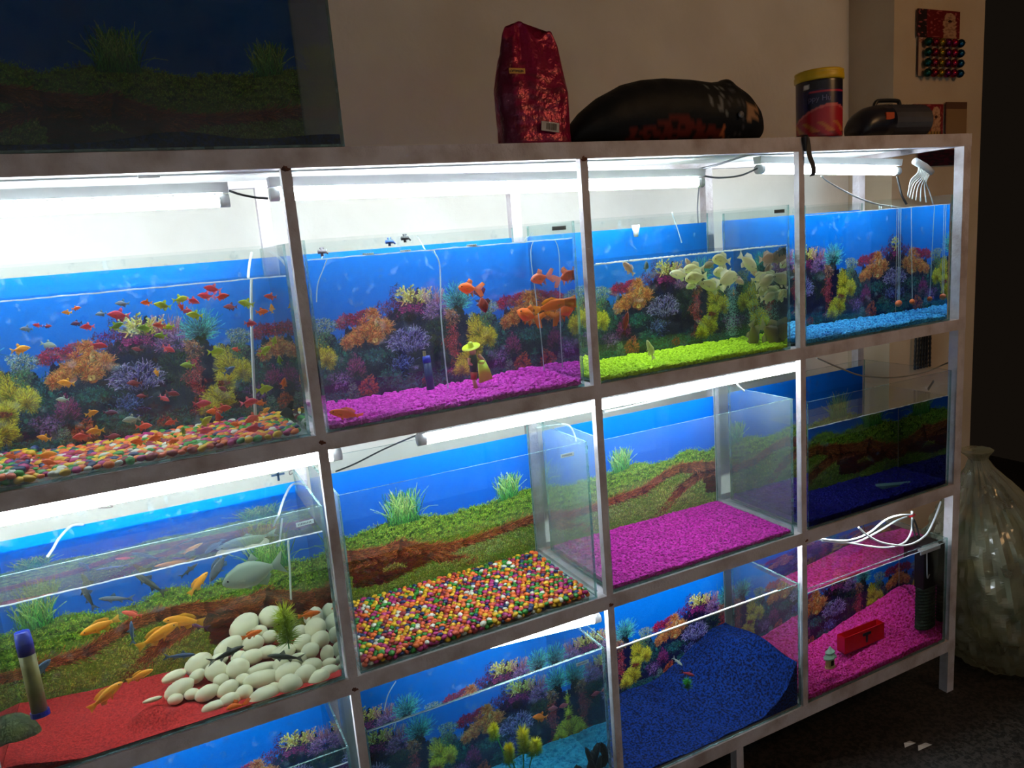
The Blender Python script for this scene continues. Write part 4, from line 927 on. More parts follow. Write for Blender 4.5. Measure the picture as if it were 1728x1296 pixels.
for k in range(26):
    u = k/25; xa, za = K(1000+u*120, 460+20*abs(u-.5)); xb, zb2 = K(990+u*240, 780-40*u); b.tube([(xa, fy-.012, za), ((xa+xb)/2, fy-.016, (za+zb2)/2), (xb, fy-.012, zb2)], [.0025, .0022, .0008], 5)
xa, za = K(1060, 470); b.ell((xa, fy-.011, za), (.010, .006, .006), seg=10, rings=6); b.build('straw_broom', mat('lime straw', rgb(206, 244, 70), .5), t, smooth=True)
# filters and small fittings
def filt(px0, py0, px1, py1, Y, r, label, cm, bm, ribs=0, caph=.3, water=True, z_end=None):
    a = wY(px0, py0, Y); c = wY(px1, py1, Y); t = empty('internal_filter', (c[0], c[1], c[2])); tag(t, label, 'filter')
    A, Bv = Vector(a), Vector(c)
    MB().tube([A, A+(Bv-A)*caph*.5, A+(Bv-A)*caph], [r*.9, r, r], 14).build('cap', cm, t, smooth=True)
    n = max(2, ribs*2+1); pts = [A+(Bv-A)*(caph+(1-caph)*i/(n-1)) for i in range(n)]
    MB().tube(pts, [r*(.9 if ribs and i % 2 else .98) for i in range(n)], 14).build('body', bm, t, smooth=not ribs)
    return t, A, Bv
M_bluec = mat('blue plastic', rgb(14, 40, 170), .35); M_olive = mat('grimy clear plastic', rgb(150, 140, 90), .3, col2=rgb(110, 100, 60), scale=20)
t, A, Bv = filt(*Z1(85, 760), *Z1(160, 1085), .035, .014, 'blue capped sponge filter leaning in the white stone tank', M_bluec, M_olive, caph=.27)
b = MB(); b.tube([Bv-Vector((0, 0, .002)), Bv+Vector((0, 0, .008))], .016, 14); b.build('suction_foot', M_bluec, t)
t, A, Bv = filt(*Z3(765, 770), *Z3(790, 950), .2, .010, 'slim dark blue internal filter in the purple gravel tank', M_bluec, mat('navy plastic', rgb(10, 30, 90), .4), caph=.2)
b = MB(); b.tube([A+Vector((-.004, 0, 0)), A+Vector((-.004, 0, .012))], .004, 8); b.build('nozzle', M_olive, t)
# curled dark loach cave by the tank side
b = MB(); p = wY(*Z1(60, 1010), .16); b.ell((p[0]-.02, p[1], -1.075), (.05, .04, .055), seg=20, rings=12, jit=.05); o = b.build('cave_rock', mat('mossy dark rock', rgb(30, 40, 22), .8, col2=rgb(70, 80, 30), scale=40, bump=.5), smooth=True); tag(o, 'dark mossy rounded cave rock behind the blue capped filter', 'rock')
# black filter with hose in the pink gravel tank
t = empty('canister_filter', (1.932, .062, -1.60)); tag(t, 'tall black internal filter with ribbed green body in the pink gravel tank', 'filter')
MB().box((1.897, .03, -1.452), (1.968, .095, -1.300)).build('motor_head', M_black, t)
pts = [(1.932, .062, -1.452-.150*i/26) for i in range(27)]
MB().tube(pts, [.044 if i % 2 else .040 for i in range(27)], 18).build('sponge_body', mat('dark green sponge', rgb(24, 50, 22), .8, col2=rgb(14, 30, 14), scale=40, bump=.4), t)
MB().tube(bez([(1.905, .024, -1.31), (1.906, .022, -1.36), (1.910, .022, -1.41), (1.920, .022, -1.400)]), .0028, 8).build('spout_hose', M_hose, t, smooth=True)
MB().box((1.875, .022, -1.322), (1.972, .029, -1.310)).build('bracket', M_plast, t)
MB().tube(bez([(1.915, .06, -1.30), (1.907, .07, -1.25), (1.915, .075, -1.225), (1.925, .07, -1.25), (1.932, .06, -1.30)]), .003, 8).build('power_cord', M_black, t, smooth=True)
# red breeding box with a dark mark
q = [wY(1360+a/3.6, 820+b_/3.6, .12) for a, b_ in ((230, 920), (470, 830), (240, 1010), (490, 900))]
bx0, bx1, bz1, bz0 = q[0][0], q[1][0], -1.549, -1.606
t = empty('red_box', ((bx0+bx1)/2, .15, bz0)); tag(t, 'red plastic box with a dark T mark sunk in pink gravel', 'box')
mr = mat('red acrylic', rgb(196, 14, 20), .2, spec=.7)
b = MB(); b.box((bx0, .115, bz0), (bx1, .119, bz1)); b.box((bx0, .165, bz0), (bx1, .169, bz1)); b.box((bx0, .119, bz0), (bx0+.004, .165, bz1)); b.box((bx1-.004, .119, bz0), (bx1, .165, bz1)); b.box((bx0, .119, bz0), (bx1, .165, bz0+.004)); b.build('box_shell', mr, t)
cx = (bx0+bx1)/2+.01; b = MB(); b.box((cx-.019, .1135, bz1-.020), (cx+.019, .1148, bz1-.010)); b.box((cx-.004, .1135, bz0+.012), (cx+.004, .1148, bz1-.020)); b.build('printed_mark', M_black, t)
# pagoda
px_, pz_ = wY(1360+145/3.6, 820+1090/3.6, .05)[0], -1.629
px_ = wY(1360+145/3.6, 820+1030/3.6, .045)[0]; pz_ = wY(1360+145/3.6, 820+1100/3.6, .045)[2]
t = empty('pagoda', (px_, .045, pz_)); tag(t, 'small pagoda ornament with pale green roofs on pink gravel', 'ornament')
PG = len(bpy.data.objects)
b = MB(); b.lathe([(.017, 0), (.017, .003), (.0145, .004), (.014, .026), (.012, .028)], (px_, .045, pz_), 8); b.build('tower', mat('sandy ceramic', rgb(214, 190, 120), .5), t)
b = MB(); b.lathe([(.0205, .026), (.021, .029), (.013, .037), (.012, .040)], (px_, .045, pz_), 8); b.build('lower_roof', mat('celadon glaze', rgb(166, 206, 170), .35), t)
b = MB(); b.lathe([(.015, .040), (.016, .043), (.006, .051), (.002, .058)], (px_, .045, pz_), 8); b.build('upper_roof', mat('celadon glaze', rgb(166, 206, 170), .35), t)
b = MB(); b.box((px_-.005, .0295, pz_+.008), (px_+.004, .0312, pz_+.022)); b.build('doorway', mat('dark opening', rgb(40, 30, 30), .8), t)
t.scale = (1.22, 1.22, 1.22)
# pale broken shard
b = MB(); q = [wY(*v, .10) for v in ((1478, 821), (1537, 816), (1508, 834))]; z = .010
b.add([(a[0], .10, a[2]) for a in q]+[(a[0]+.004, .112, a[2]+.006) for a in q], [(0, 2, 1), (3, 4, 5), (0, 1, 4, 3), (1, 2, 5, 4), (2, 0, 3, 5)]); o = b.build('broken_shard', mat('pale ceramic', rgb(150, 190, 186), .4)); tag(o, 'pale triangular broken shard lying on navy gravel', 'shard')
# orange ball weights on thin airlines
for k, (wx, wy, tx) in enumerate(((1516, 512, 1518), (1539, 509, 1537))):
    c = wY(wx, wy, .17); top = wY(tx, 356, .17)
    t = empty('ball_weight', (c[0], c[1], c[2]-.01)); tag(t, ['orange ball weight on a clear line, farther from the end post', 'smaller orange ball weight on a clear line, nearer the end post'][k], 'weight', 'ball weights in the blue gravel tank')
    b = MB(); b.ell(tuple(c), (.014-.004*k, .012, .0105-.002*k), seg=14, rings=10); b.build('ball', mat('orange air stone', rgb(214, 96, 30), .5, bump=.2), t, smooth=True)
    for dx in ((-.003, .004) if k == 0 else (0,)):
        MB().tube([(c[0]+dx, c[1], c[2]+.008), (top[0]+dx*1.3, c[1], -.19)], .0013, 6).build('line', M_hosec, t, smooth=True)
# bubble columns
rnd = random.Random(8); b = MB()
for x0_, x1_, n in ((1110, 1240, 900), (1300, 1400, 700)):
    for k in range(n):
        zx = rnd.gauss((x0_+x1_)/2, (x1_-x0_)/5); zy = rnd.uniform(360, 800); Y = rnd.uniform(.20, .27); p = wY(*Z8(zx, zy), Y); b.ell(tuple(p), (.0011,)*3, seg=4, rings=3)
o = b.build('bubbles', mat('air bubble', rgb(120, 160, 160), .2)); tag(o, 'two rising columns of fine air bubbles among the pale fish', 'bubbles', kind='stuff')
b = MB()
for k in range(420):
    x = rnd.uniform(.70, 1.28); b.ell((x, .0115+rnd.random()**2*.03+.003, -.2755), (rnd.uniform(.0012, .0032), .0022, .0016), seg=6, rings=4)
o = b.build('foam', mat('surface foam', rgb(206, 214, 190), .4)); tag(o, 'line of surface foam along the lime gravel tank waterline', 'foam', kind='stuff')
for (x_, lab) in ((.155, 'foam ring on the waterline of the purple gravel tank, nearest its left post'), (.235, 'foam ring on the purple gravel tank waterline below the blue valve'), (.385, 'foam ring on the purple gravel tank waterline beyond the black valve')):
    b = MB(); n = 14
    b.tube([(x_+.010*math.cos(6.283*i/n), .021+.008*math.sin(6.283*i/n), -.2085) for i in range(n+1)], .0012, 5, caps=False)
    for i in range(n): b.ell((x_+.010*math.cos(6.283*i/n), .021+.008*math.sin(6.283*i/n), -.2078), (.002,)*3, seg=5, rings=4)
    o = b.build('foam_ring', mat('surface foam', rgb(206, 214, 190), .4)); tag(o, lab.replace('left ', 'first '), 'foam', 'foam rings on the purple tank')
# ---------------------------------------------------------------- airlines, cords and hoses
def line(name, pts, r, m, label, cat, group=None, seg=8):
    b = MB(); b.tube(bez(pts, 10), r, seg); o = b.build(name, m, smooth=True); return tag(o, label, cat, group)
def A(x, y, Y): return tuple(onY(x, y, Y))
def Wt(x, y, Y): return tuple(wY(x, y, Y))
gA = 'airline tubes'
line('airline_tube', [(-.035, .31, -.185), Wt(427, 445, .25), Wt(424, 480, .22), Wt(425, 560, .2), Wt(428, 640, .2), Wt(431, 700, .2)], .0030, M_hose, 'white airline hanging through the crowded tank beside its post', 'tube')
line('airline_tube', [(.135, .31, -.19), Wt(556, 428, .26), Wt(545, 455, .25), Wt(536, 480, .25), Wt(534, 510, .25)], .0014, M_hosec, 'thin airline curving at the start of the purple gravel tank', 'tube')
line('airline_tube', [(.36, .30, -.176), Wt(733, 425, .22), Wt(742, 450, .22), Wt(744, 530, .22), Wt(750, 600, .22), Wt(756, 655, .22)], .0018, M_hosec, 'thin airline down the middle of the purple gravel tank', 'tube')
line('airline_tube', [(.63, .2, -.19), Wt(896, 420, .2), Wt(904, 500, .2), Wt(912, 560, .2), Wt(918, 625, .2)], .0014, M_hosec, 'thin airline near the far corner of the purple gravel tank', 'tube')
line('airline_tube', [Wt(1165, 355, .25), Wt(1175, 385, .25), Wt(1182, 408, .25)], .0018, M_hosec, 'short airline dipping into the lime gravel tank', 'tube')
line('airline_tube', [A(500, 815, .33), A(489, 822, .3), A(476, 850, .2), A(466, 890, .16), A(465, 912, .16)], .0028, M_hosec, 'clear airline looping into the white stone tank near the post', 'tube')
line('airline_tube', [Wt(486, 912, .2), Wt(489, 960, .2), Wt(491, 1012, .2)], .0022, M_hose, 'grey riser behind the yellow green plant', 'tube')
line('airline_tube', [A(140, 885, .33), A(120, 888, .3), A(100, 908, .25), A(90, 925, .22), A(80, 940, .2)], .0028, M_hosec, 'clear airline dropping behind the silver streaked waterline', 'tube')
line('airline_tube', [A(905, 722, .345), A(948, 716, .33), A(962, 720, .31), A(970, 735, .31), A(972, 745, .30)], .0024, M_hose, 'pale airline hooked over the back of the dusty purple gravel tank', 'tube')
line('airline_tube', [A(668, 1150, .33), A(655, 1172, .3), A(648, 1200, .28)], .0016, M_hosec, 'thin airline in front of the teal spiky coral print, bottom tier', 'tube')
gC = 'electric cords'
line('power_cord', [A(387, 322, .22), A(405, 328, .21), A(430, 333, .2), A(452, 335, .2)], .0024, M_black, 'short dark cord joining the two long top tube lights', 'cord')
line('power_cord', [A(1188, 297, .21), A(1215, 300, .22), A(1250, 296, .21), A(1278, 284, .2)], .0026, mat('grey cord', rgb(120, 120, 124), .5), 'grey cord sagging between the long and the short top tube light', 'cord')
line('power_cord', [A(1180, 285, .2), A(1210, 278, .14), A(1260, 262, .08), A(1300, 255, .05)], .003, mat('grey cord', rgb(120, 120, 124), .5), 'grey cord running up to the top rail over the lime gravel tank', 'cord')
line('power_cord', [A(1180, 312, .36), A(1177, 350, .38), A(1179, 385, .38)], .0022, mat('grey cord', rgb(120, 120, 124), .5), 'grey cord hanging on the wall behind the lime gravel tank', 'cord')
line('power_cord', [A(1386, 297, .12), A(1400, 308, .12), A(1440, 330, .14), A(1478, 344, .16), A(1502, 348, .18), A(1530, 352, .2)], .0024, M_hose, 'white cord swooping below the short tube light', 'cord')
line('power_cord', [A(1514, 298, .17), A(1518, 315, .16), A(1522, 330, .15), A(1530, 345, .14)], .0036, M_black, 'black cord dropping from the end of the short tube light', 'cord')
line('power_cord', [A(566, 796, .36), A(600, 782, .36), A(650, 757, .33), A(706, 733, .1)], .0022, M_black, 'dark cord sagging from the tube light over the waterless tank', 'cord')
line('power_cord', [A(700, 738, .42), A(780, 718, .42), A(880, 700, .42), A(1000, 690, .42)], .0016, mat('grey cord', rgb(120, 120, 124), .5), 'thin grey cord along the wall above the waterless tank', 'cord')
line('power_cord', [A(1020, 695, .30), A(1080, 682, .28), A(1140, 668, .26), A(1200, 655, .22), A(1236, 645, .1)], .003, M_hose, 'white cord stretched above the dusty purple gravel tank', 'cord')
line('power_cord', [A(1256, 622, .09), A(1246, 635, .08), A(1244, 648, .08), A(1256, 660, .08)], .0022, M_hose, 'short curled white cord end under the long tube light', 'cord')
line('power_cord', [A(1378, 604, .05), A(1420, 622, .06), A(1455, 634, .07), A(1510, 637, .08), A(1560, 628, .07), A(1600, 612, .05)], .0024, mat('dull cord', rgb(130, 128, 116), .5), 'slack cord across the top of the unlit navy gravel tank', 'cord')
gH = 'white hoses over the pink gravel tank'
HS = [([A(1385,910,.05),A(1430,912,.06),A(1465,900,.07),A(1495,877,.08),A(1520,869,.09),A(1538,869,.1)],'white hose arching up to the red tee'),
      ([A(1387,912,.06),A(1440,916,.07),A(1480,898,.09),A(1510,880,.1),A(1530,872,.11)],'white hose doubling the arch to the red tee'),
      ([A(1380,910,.05),A(1430,916,.06),A(1490,924,.07),A(1525,916,.08),A(1538,895,.09),A(1539,872,.1)],'white hose dropping from the red tee and sweeping low'),
      ([A(1449,890,.04),A(1465,904,.05),A(1490,916,.05),A(1530,920,.05),A(1560,905,.05),A(1575,880,.05),A(1588,846,.04)],'white hose rising to the rail beside the end post'),
      ([A(1549,920,.07),A(1549,945,.08),A(1556,965,.09),A(1557,973,.09)],'short white hose hanging beside the black filter')]
for p_, lab in HS: line('air_hose', p_, .0031 if 'short' not in lab else .0024, M_hose, lab, 'hose', gH)
t = empty('hose_tee', A(1539, 870, .1)); tag(t, 'small red tee joining the white hoses', 'connector')
c = A(1539, 870, .1); MB().tube([(c[0]-.012, c[1], c[2]), (c[0]+.012, c[1], c[2])], .005, 8).build('tee_body', mat('red plastic', rgb(190, 20, 30), .4), t, smooth=True)
MB().tube([(c[0], c[1], c[2]-.004), (c[0], c[1], c[2]+.016)], .004, 8).build('nipple', M_plast, t, smooth=True)
# white manifold with a bundle of airlines
c = A(1552, 275, .10); e = A(1572, 291, .10); t = empty('air_manifold', c); tag(t, 'white air manifold with a spray of dangling airlines by the end post', 'manifold')
MB().tube([Vector(c)+Vector((-.022, 0, .006)), Vector(c)+(Vector(e)-Vector(c))*.4, e], [.011, .0115, .010], 12).build('manifold_body', M_plast, t, smooth=True)
for k in range(9):
    u = k/8; s = Vector(c)+(Vector(e)-Vector(c))*(u*1.0-.05); b = MB()
    f = Vector(A(1533-2*k+k*k*.9, 328+k*2, .12)); b.tube(bez([s, s+Vector((-.002-.002*k, .002, -.03)), (s+f)/2+Vector((.0, .01, -.005)), f], 6), .0021, 6); b.build('airline', M_hose, t, smooth=True)
# valves on the purple gravel tank rim
for (x, y, cl, lab) in ((657, 408, rgb(40, 90, 160), 'small blue airline valve on the purple gravel tank'), (683, 402, rgb(24, 26, 30), 'small black airline valve on the purple gravel tank'), (543, 425, rgb(110, 100, 110), 'brown airline fitting beside the post on the purple gravel tank')):
    c = A(x, y, .22); b = MB(); m = mat('valve '+lab.split()[1], cl, .4)
    b.tube([(c[0]-.009, c[1], c[2]), (c[0]+.009, c[1], c[2])], .0045, 8); b.tube([(c[0], c[1], c[2]-.010), (c[0], c[1], c[2]+.008)], .0035, 8); b.tube([(c[0]-.004, c[1], c[2]+.008), (c[0]+.005, c[1], c[2]+.008)], .002, 6); b.tube([(c[0]+.009, c[1], c[2]), (c[0]+.014, c[1], c[2]-.006)], .002, 6)
    o = b.build('airline_valve', m, smooth=True); tag(o, lab, 'valve', 'airline valves')
c = A(1073, 388, .30); b = MB(); b.tube([(c[0], c[1], c[2]+.014), (c[0], c[1], c[2]-.02)], [.012, .006], 10); o = b.build('suction_clip', M_plast, smooth=True); tag(o, 'white suction clip on the rim behind the branching coral tip', 'clip')
# wall marks behind the middle tier
M_ink = mat('marker ink', rgb(40, 74, 110), .6)
c = onY(469, 801, .6085); b = MB(); b.box((c[0]-.018, .6085, c[2]-.003), (c[0]+.018, .6095, c[2]+.003)); b.box((c[0]-.003, .6085, c[2]-.018), (c[0]+.003, .6095, c[2]+.018))
o = b.build('painted_plus', M_ink); tag(o, 'dark blue plus sign drawn on the wall above the white stone tank', 'mark')
b = MB()
for q in ([(488, 796), (493, 793), (497, 795), (490, 801), (488, 797)], [(150, 851), (165, 853), (178, 850), (190, 855), (176, 857), (158, 856)]):
    P = [tuple(onY(x, y, .608)) for x, y in q]; b2 = MB(); b2.tube(bez(P, 5), .0014, 5)
    o = b2.build('scribble', mat('faint ink', rgb(140, 120, 118), .7)); tag(o, 'faint scribble beside the blue plus sign on the wall' if q[0][0] == 488 else 'faint grey scrawl on the wall under the long tube light', 'mark')

# ---------------------------------------------------------------- things standing on the rack
def foil():
    t = empty('snack_bag', (.575, .07, 0)); tag(t, 'crimson foil food bag standing on the rack between top aquarium and black package', 'bag')
    W, D = .166, .09; n = 56; rows = 46; b = MB(); vs = []; cs = []; x0 = .492
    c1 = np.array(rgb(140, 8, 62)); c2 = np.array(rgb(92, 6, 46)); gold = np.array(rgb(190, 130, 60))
    prof = [(0, 1.0, 1.0, 0), (.12, 1.0, .98, 0), (.45, 1.06, .85, 0), (.7, .94, .5, .002), (.88, .84, .22, .005), (1, .70, .03, .004)]
    for j in range(rows+1):
        v = j/rows; wx = float(np.interp(v, [p[0] for p in prof], [p[1] for p in prof]))*W/2; wy = float(np.interp(v, [p[0] for p in prof], [p[2] for p in prof]))*D/2
        sh = float(np.interp(v, [p[0] for p in prof], [p[3] for p in prof]))
        for k in range(n):
            a = 2*math.pi*k/n; e = .55+.25*v
            cx = math.copysign(abs(math.cos(a))**e, math.cos(a)); sy = math.copysign(abs(math.sin(a))**e, math.sin(a))
            x = x0+W/2+cx*wx+sh; y = .052+sy*wy; ztop = .262-.030*(cx+1)/2-.012*math.sin(cx*5)
            z = v*ztop
            nn = noise.noise(Vector((x*30, y*30, z*22)))*.006+noise.noise(Vector((x*90, y*60, z*70)))*.0025
            pleat = -.010*math.exp(-((cx+.35)/.12)**2)*min(1, v*1.6) if sy < 0 else 0
            y += (nn+abs(pleat)*1.0)*min(1, v*5+.3)*(1 if sy < 0 else .4); x += nn*.6*min(1, v*4)
            vs.append((x, y, z+(.0 if v else 0)))
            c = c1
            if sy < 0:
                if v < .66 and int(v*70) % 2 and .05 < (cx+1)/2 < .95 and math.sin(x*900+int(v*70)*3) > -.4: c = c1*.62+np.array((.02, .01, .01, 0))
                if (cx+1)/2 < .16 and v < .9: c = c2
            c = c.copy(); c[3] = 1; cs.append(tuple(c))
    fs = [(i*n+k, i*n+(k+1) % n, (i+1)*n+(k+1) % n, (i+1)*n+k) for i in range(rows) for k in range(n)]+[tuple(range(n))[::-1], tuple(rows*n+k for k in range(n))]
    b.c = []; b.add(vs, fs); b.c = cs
    mf = mat('crimson foil', (1, 1, 1, 1), 0.30, metal=.35, attr='Col', bump=.6, bscale=45)
    pouch = b.build('pouch', mf, t, smooth=True)
    b = MB(); rot = Matrix.Rotation(.12, 3, 'Y'); lc = (.588, .001, .033)
    b.box((lc[0]-.022, -.0015, lc[2]-.010), (lc[0]+.022, .001, lc[2]+.010), 0, rot=rot)
    rr = random.Random(5); x = lc[0]-.010
    while x < lc[0]+.016:
        w = rr.uniform(.0008, .0022); b.box((x, -.0022, lc[2]-.0065), (x+w, -.0014, lc[2]+.007), 1, rot=rot, about=(lc[0], -.001, lc[2])); x += w+rr.uniform(.0008, .0018)
    b.build('barcode_label', [mat('label paper', rgb(176, 170, 168), .5), M_black], t)
    b = MB(); b.box((.497, -.0025, .142), (.535, .0, .153)); b.build('gold_label', mat('gold label', rgb(150, 110, 40), .4, metal=.3), t)
    text3(bpy.data.objects[-1] if False else t, 'OPTIMUM', (.4985, -.0035, .1445), .0072, M_black, 'label_lettering')
def text3(parent, s, loc, size, m, name, bend=None, shear=0):
    cu = bpy.data.curves.new(name, 'FONT'); cu.body = s; cu.size = size; cu.extrude = .0003; cu.shear = shear
    o = bpy.data.objects.new(name, cu); COL.objects.link(o); dg = bpy.context.evaluated_depsgraph_get()
    me = bpy.data.meshes.new_from_object(o.evaluated_get(dg)); bpy.data.objects.remove(o); 
    b = MB(); V = [(v.co.x, v.co.y, v.co.z) for v in me.vertices]
    if bend: 
        cx, cy, r, a0 = bend
        V = [(cx+math.sin(a0+x/r)*(r+z+.0006), cy-math.cos(a0+x/r)*(r+z+.0006), loc[2]+y) for x, y, z in V]
    else: V = [(loc[0]+x, loc[1]-z, loc[2]+y) for x, y, z in V]
    b.add(V, [tuple(p.vertices) for p in me.polygons]); bpy.data.meshes.remove(me)
    return b.build(name, m, parent)
foil()
# black package lying down, with a printed dog
t = empty('food_package', (.955, .09, 0)); tag(t, 'black plump package lying on the rack with a dark dog picture', 'package')
nx_, n = 74, 40; b = MB(); vs = []; cs = []
TP = [(.667, .004), (.680, .045), (.714, .078), (.76, .108), (.825, .137), (.88, .149), (.947, .154), (1.03, .152), (1.095, .146), (1.13, .150), (1.142, .157), (1.155, .146), (1.19, .126), (1.225, .092), (1.243, .05), (1.246, .004)]
for i in range(nx_+1):
    x = .667+(1.246-.667)*i/nx_; h = lerp(TP, x)
    for k in range(n):
        a = 2*math.pi*k/n; y = .07-math.cos(a)*.062*min(1, (h/.12))**.6; zz = h/2+math.sin(a)*h/2
        zz = max(0.0005, zz); q = noise.noise(Vector((x*16, y*20, zz*20)))*.006*(zz/.15)
        vs.append((x+q*.4, y+q, zz+q*.3))
        c = rgb(13, 17, 22)
        m1 = noise.noise(Vector((x*60, 0, zz*90)))
        if .81 < x < 1.10 and zz < .060-.25*abs(x-.95)+.008*m1 and zz > .004: c = rgb(92, 30, 22) if m1 > -.15 else rgb(26, 10, 10)
        if x > 1.165 and .045 < zz < .085 and m1 > -.1 and x < 1.20: c = rgb(150, 110, 76)
        if 1.05 < x < 1.10 and .06 < zz < .13 and abs(m1) < .12: c = rgb(110, 112, 112)
        if 1.10 < x < 1.16 and abs(m1-.1) < .06: c = rgb(60, 60, 64)
        if 1.09 < x < 1.12 and zz < .035 and m1 > .1: c = rgb(180, 100, 60)
        cs.append(c)
fs = [(i*n+k, (i+1)*n+k, (i+1)*n+(k+1) % n, i*n+(k+1) % n) for i in range(nx_) for k in range(n)]+[tuple(range(n)), tuple(nx_*n+k for k in range(n))[::-1]]
b.c = []; b.add(vs, [f[::-1] for f in fs]); b.c = cs
b.build('sack', mat('black printed film', (1, 1, 1, 1), .6, attr='Col', bump=.35, bscale=25, spec=.2), t, smooth=True)
for q, (x, z, r, cl) in enumerate(((1.140, .058, .0085, rgb(96, 100, 104)), (1.108, .105, .0062, rgb(110, 110, 108)))):
    b = MB(); b.lathe([(.001, -.006), (r, -.006), (r*.9, -.003), (.001, -.002)][::-1], (x, .010+.008*q+.006*(1 if q else 0), z), 18, axis='Y'); b.build('round_seal', mat('grey seal', cl, .5), t, smooth=True)
# can with yellow lid
cx, cy, cr, ch = .0, .05, .0, .0
l = onY(1349, 200, .05)[0]; r = onY(1411, 200, .05)[0]; cx = (l+r)/2+.004; cr = (r-l)/2*.86; ch = .150
t = empty('treat_can', (cx, cy, 0)); tag(t, 'navy and red treat can with a yellow lid on the rack', 'can')
b = MB(); rows = 40; n = 72; vs = []; cs = []
for j in range(rows+1):
    z = ch*j/rows; rr_ = cr*(.97 if j in (0, rows) else 1)
    for k in range(n):
        a = 2*math.pi*k/n; vs.append((cx+math.sin(a)*rr_, cy-math.cos(a)*rr_, .0005+z)); v = j/rows
        ax = (a if a < math.pi else a-2*math.pi)+.83; edge = .38+.16*math.sin(ax*1.2+.9)
        c = rgb(20, 18, 60)
        if v < edge: c = rgb(170, 30, 42)
        if abs(v-edge) < .02: c = rgb(200, 90, 90)
        if v < .26 and math.sin(ax*9+v*30) > .2: c = rgb(190, 104, 50) if v > .08 else rgb(120, 20, 34)
        if v > .80: c = rgb(34, 30, 40)
        if .765 < v < .785 and ax > -.4: c = rgb(190, 40, 60)
        if .83 < v < .92 and -.7 < ax < -.45: c = rgb(220, 210, 200)
        cs.append(c)
fs = [(i*n+k, i*n+(k+1) % n, (i+1)*n+(k+1) % n, (i+1)*n+k) for i in range(rows) for k in range(n)]+[tuple(range(n))[::-1]]
b.c = []; b.add(vs, fs); b.c = cs; canb = b.build('can_body', mat('printed can', (1, 1, 1, 1), .25, attr='Col', spec=.6), t, smooth=True)
b = MB(); b.lathe([(cr*1.02, ch-.002), (cr*1.07, ch), (cr*1.07, ch+.012), (cr*1.03, ch+.016), (cr*1.05, ch+.018), (cr*1.05, ch+.023), (cr*.95, ch+.026), (.001, ch+.026)], (cx, cy, 0), 40); b.build('lid', mat('yellow lid', rgb(212, 172, 20), .4), t, smooth=True)
text3(canb, 'ppy Hu', (0, 0, .093), .020, mat('pale ink', rgb(110, 104, 150), .5), 'lettering', bend=(cx, cy, cr+.0004, -1.30))
# clipper machine in its pack
t = empty('grooming_machine', (1.79, .10, 0)); tag(t, 'dark ribbed machine with a carry handle on the rack end', 'machine')
b = MB(); n = 26; pr = [(1.650, .012), (1.653, .040), (1.660, .062), (1.675, .080), (1.70, .092), (1.735, .098), (1.77, .100)]
vs = []
for x, h in pr:
    for k in range(n):
        a = 2*math.pi*k/n; vs.append((x, .10-math.cos(a)*.05*(h/.086)**.6, max(.0006, h/2+math.sin(a)*h/2+.0)))
fs = [(i*n+k, (i+1)*n+k, (i+1)*n+(k+1) % n, i*n+(k+1) % n)[::-1] for i in range(len(pr)-1) for k in range(n)]+[tuple(range(n)), tuple((len(pr)-1)*n+k for k in range(n))]
b.add(vs, fs); b.build('housing', mat('navy black plastic', rgb(18, 22, 40), .35), t, smooth=True)
b = MB(); pts = [(1.77+.17*i/26, .10, .051) for i in range(27)]; b.tube(pts, [.050 if i % 2 else .045 for i in range(27)], 20); b.build('ribbed_sleeve', mat('grey ribbed plastic', rgb(60, 58, 66), .5), t)
b = MB(); b.tube(bez([(1.735, .10, .08), (1.745, .10, .107), (1.775, .10, .112), (1.83, .10, .112), (1.845, .10, .107), (1.85, .10, .085)], 6), .006, 8); b.build('handle', M_black, t, smooth=True)
b = MB(); b.box((1.722, .046, .050), (1.756, .051, .070)); b.build('orange_label', mat('orange label', rgb(190, 80, 40), .5), t)
# dog picture on flat cards: painted as one printed face
def card(name, label, a, b_, base, painter, cat='pack', group=None, parent=None, nx=60, nz=60, thick=.004, pname='printed_face'):
    x0, z0 = a; x1, z1 = b_; Y = base; b = MB(); vs = []; cs = []
    for j in range(nz+1):
        for i in range(nx+1):
            u, v = i/nx, j/nz; vs.append((x0+(x1-x0)*u, Y, z0+(z1-z0)*v)); cs.append(painter(u, v))
    k = nx+1; fs = [(j*k+i, j*k+i+1, (j+1)*k+i+1, (j+1)*k+i) for j in range(nz) for i in range(nx)]
    t = parent
    if t is None: t = empty(name, ((x0+x1)/2, Y, z0)); tag(t, label, cat, group)
    b.c = []; b.add(vs, fs); b.c = cs
    b.build(pname, mat('printed card', (1, 1, 1, 1), .3, attr='Col', spec=.6), t)
    MB().box((x0, Y+.0006, z0), (x1, Y+thick, z1)).build('backing', mat('card backing', rgb(90, 40, 40), .6), t)
    return t
def dogface(u, v, bg):
    n_ = noise.noise(Vector((u*14, v*14, 0)))
    if abs(u-.76) < .15+.05*n_ and v < .62 or ((u-.76)/.14)**2+((v-.72)/.2)**2 < 1: 
        if ((u-.76)/.05)**2+((v-.62)/.05)**2 < 1: return rgb(50, 24, 24)
        return rgb(170, 130, 100) if n_ > -.1 else rgb(140, 100, 76)
    if n_ > .34: return rgb(150, 70, 70)
    return bg
card('hanging_pack', 'red hanging pack with a pale dog picture high on the pillar', (2.342, .392), (2.573, .486), .408, lambda u, v: dogface(u, v, rgb(100, 20, 22) if u > .2 else rgb(40, 26, 26)))
card('standing_pack', 'red pack with a dog picture standing behind the ribbed machine', (1.945, .006), (2.085, .108), .125, lambda u, v: (rgb(150, 120, 60) if math.sin(u*60) > -.5 else rgb(60, 40, 30)) if v < .2 and .1 < u < .95 else dogface(u, v, rgb(104, 14, 22)), thick=.03)
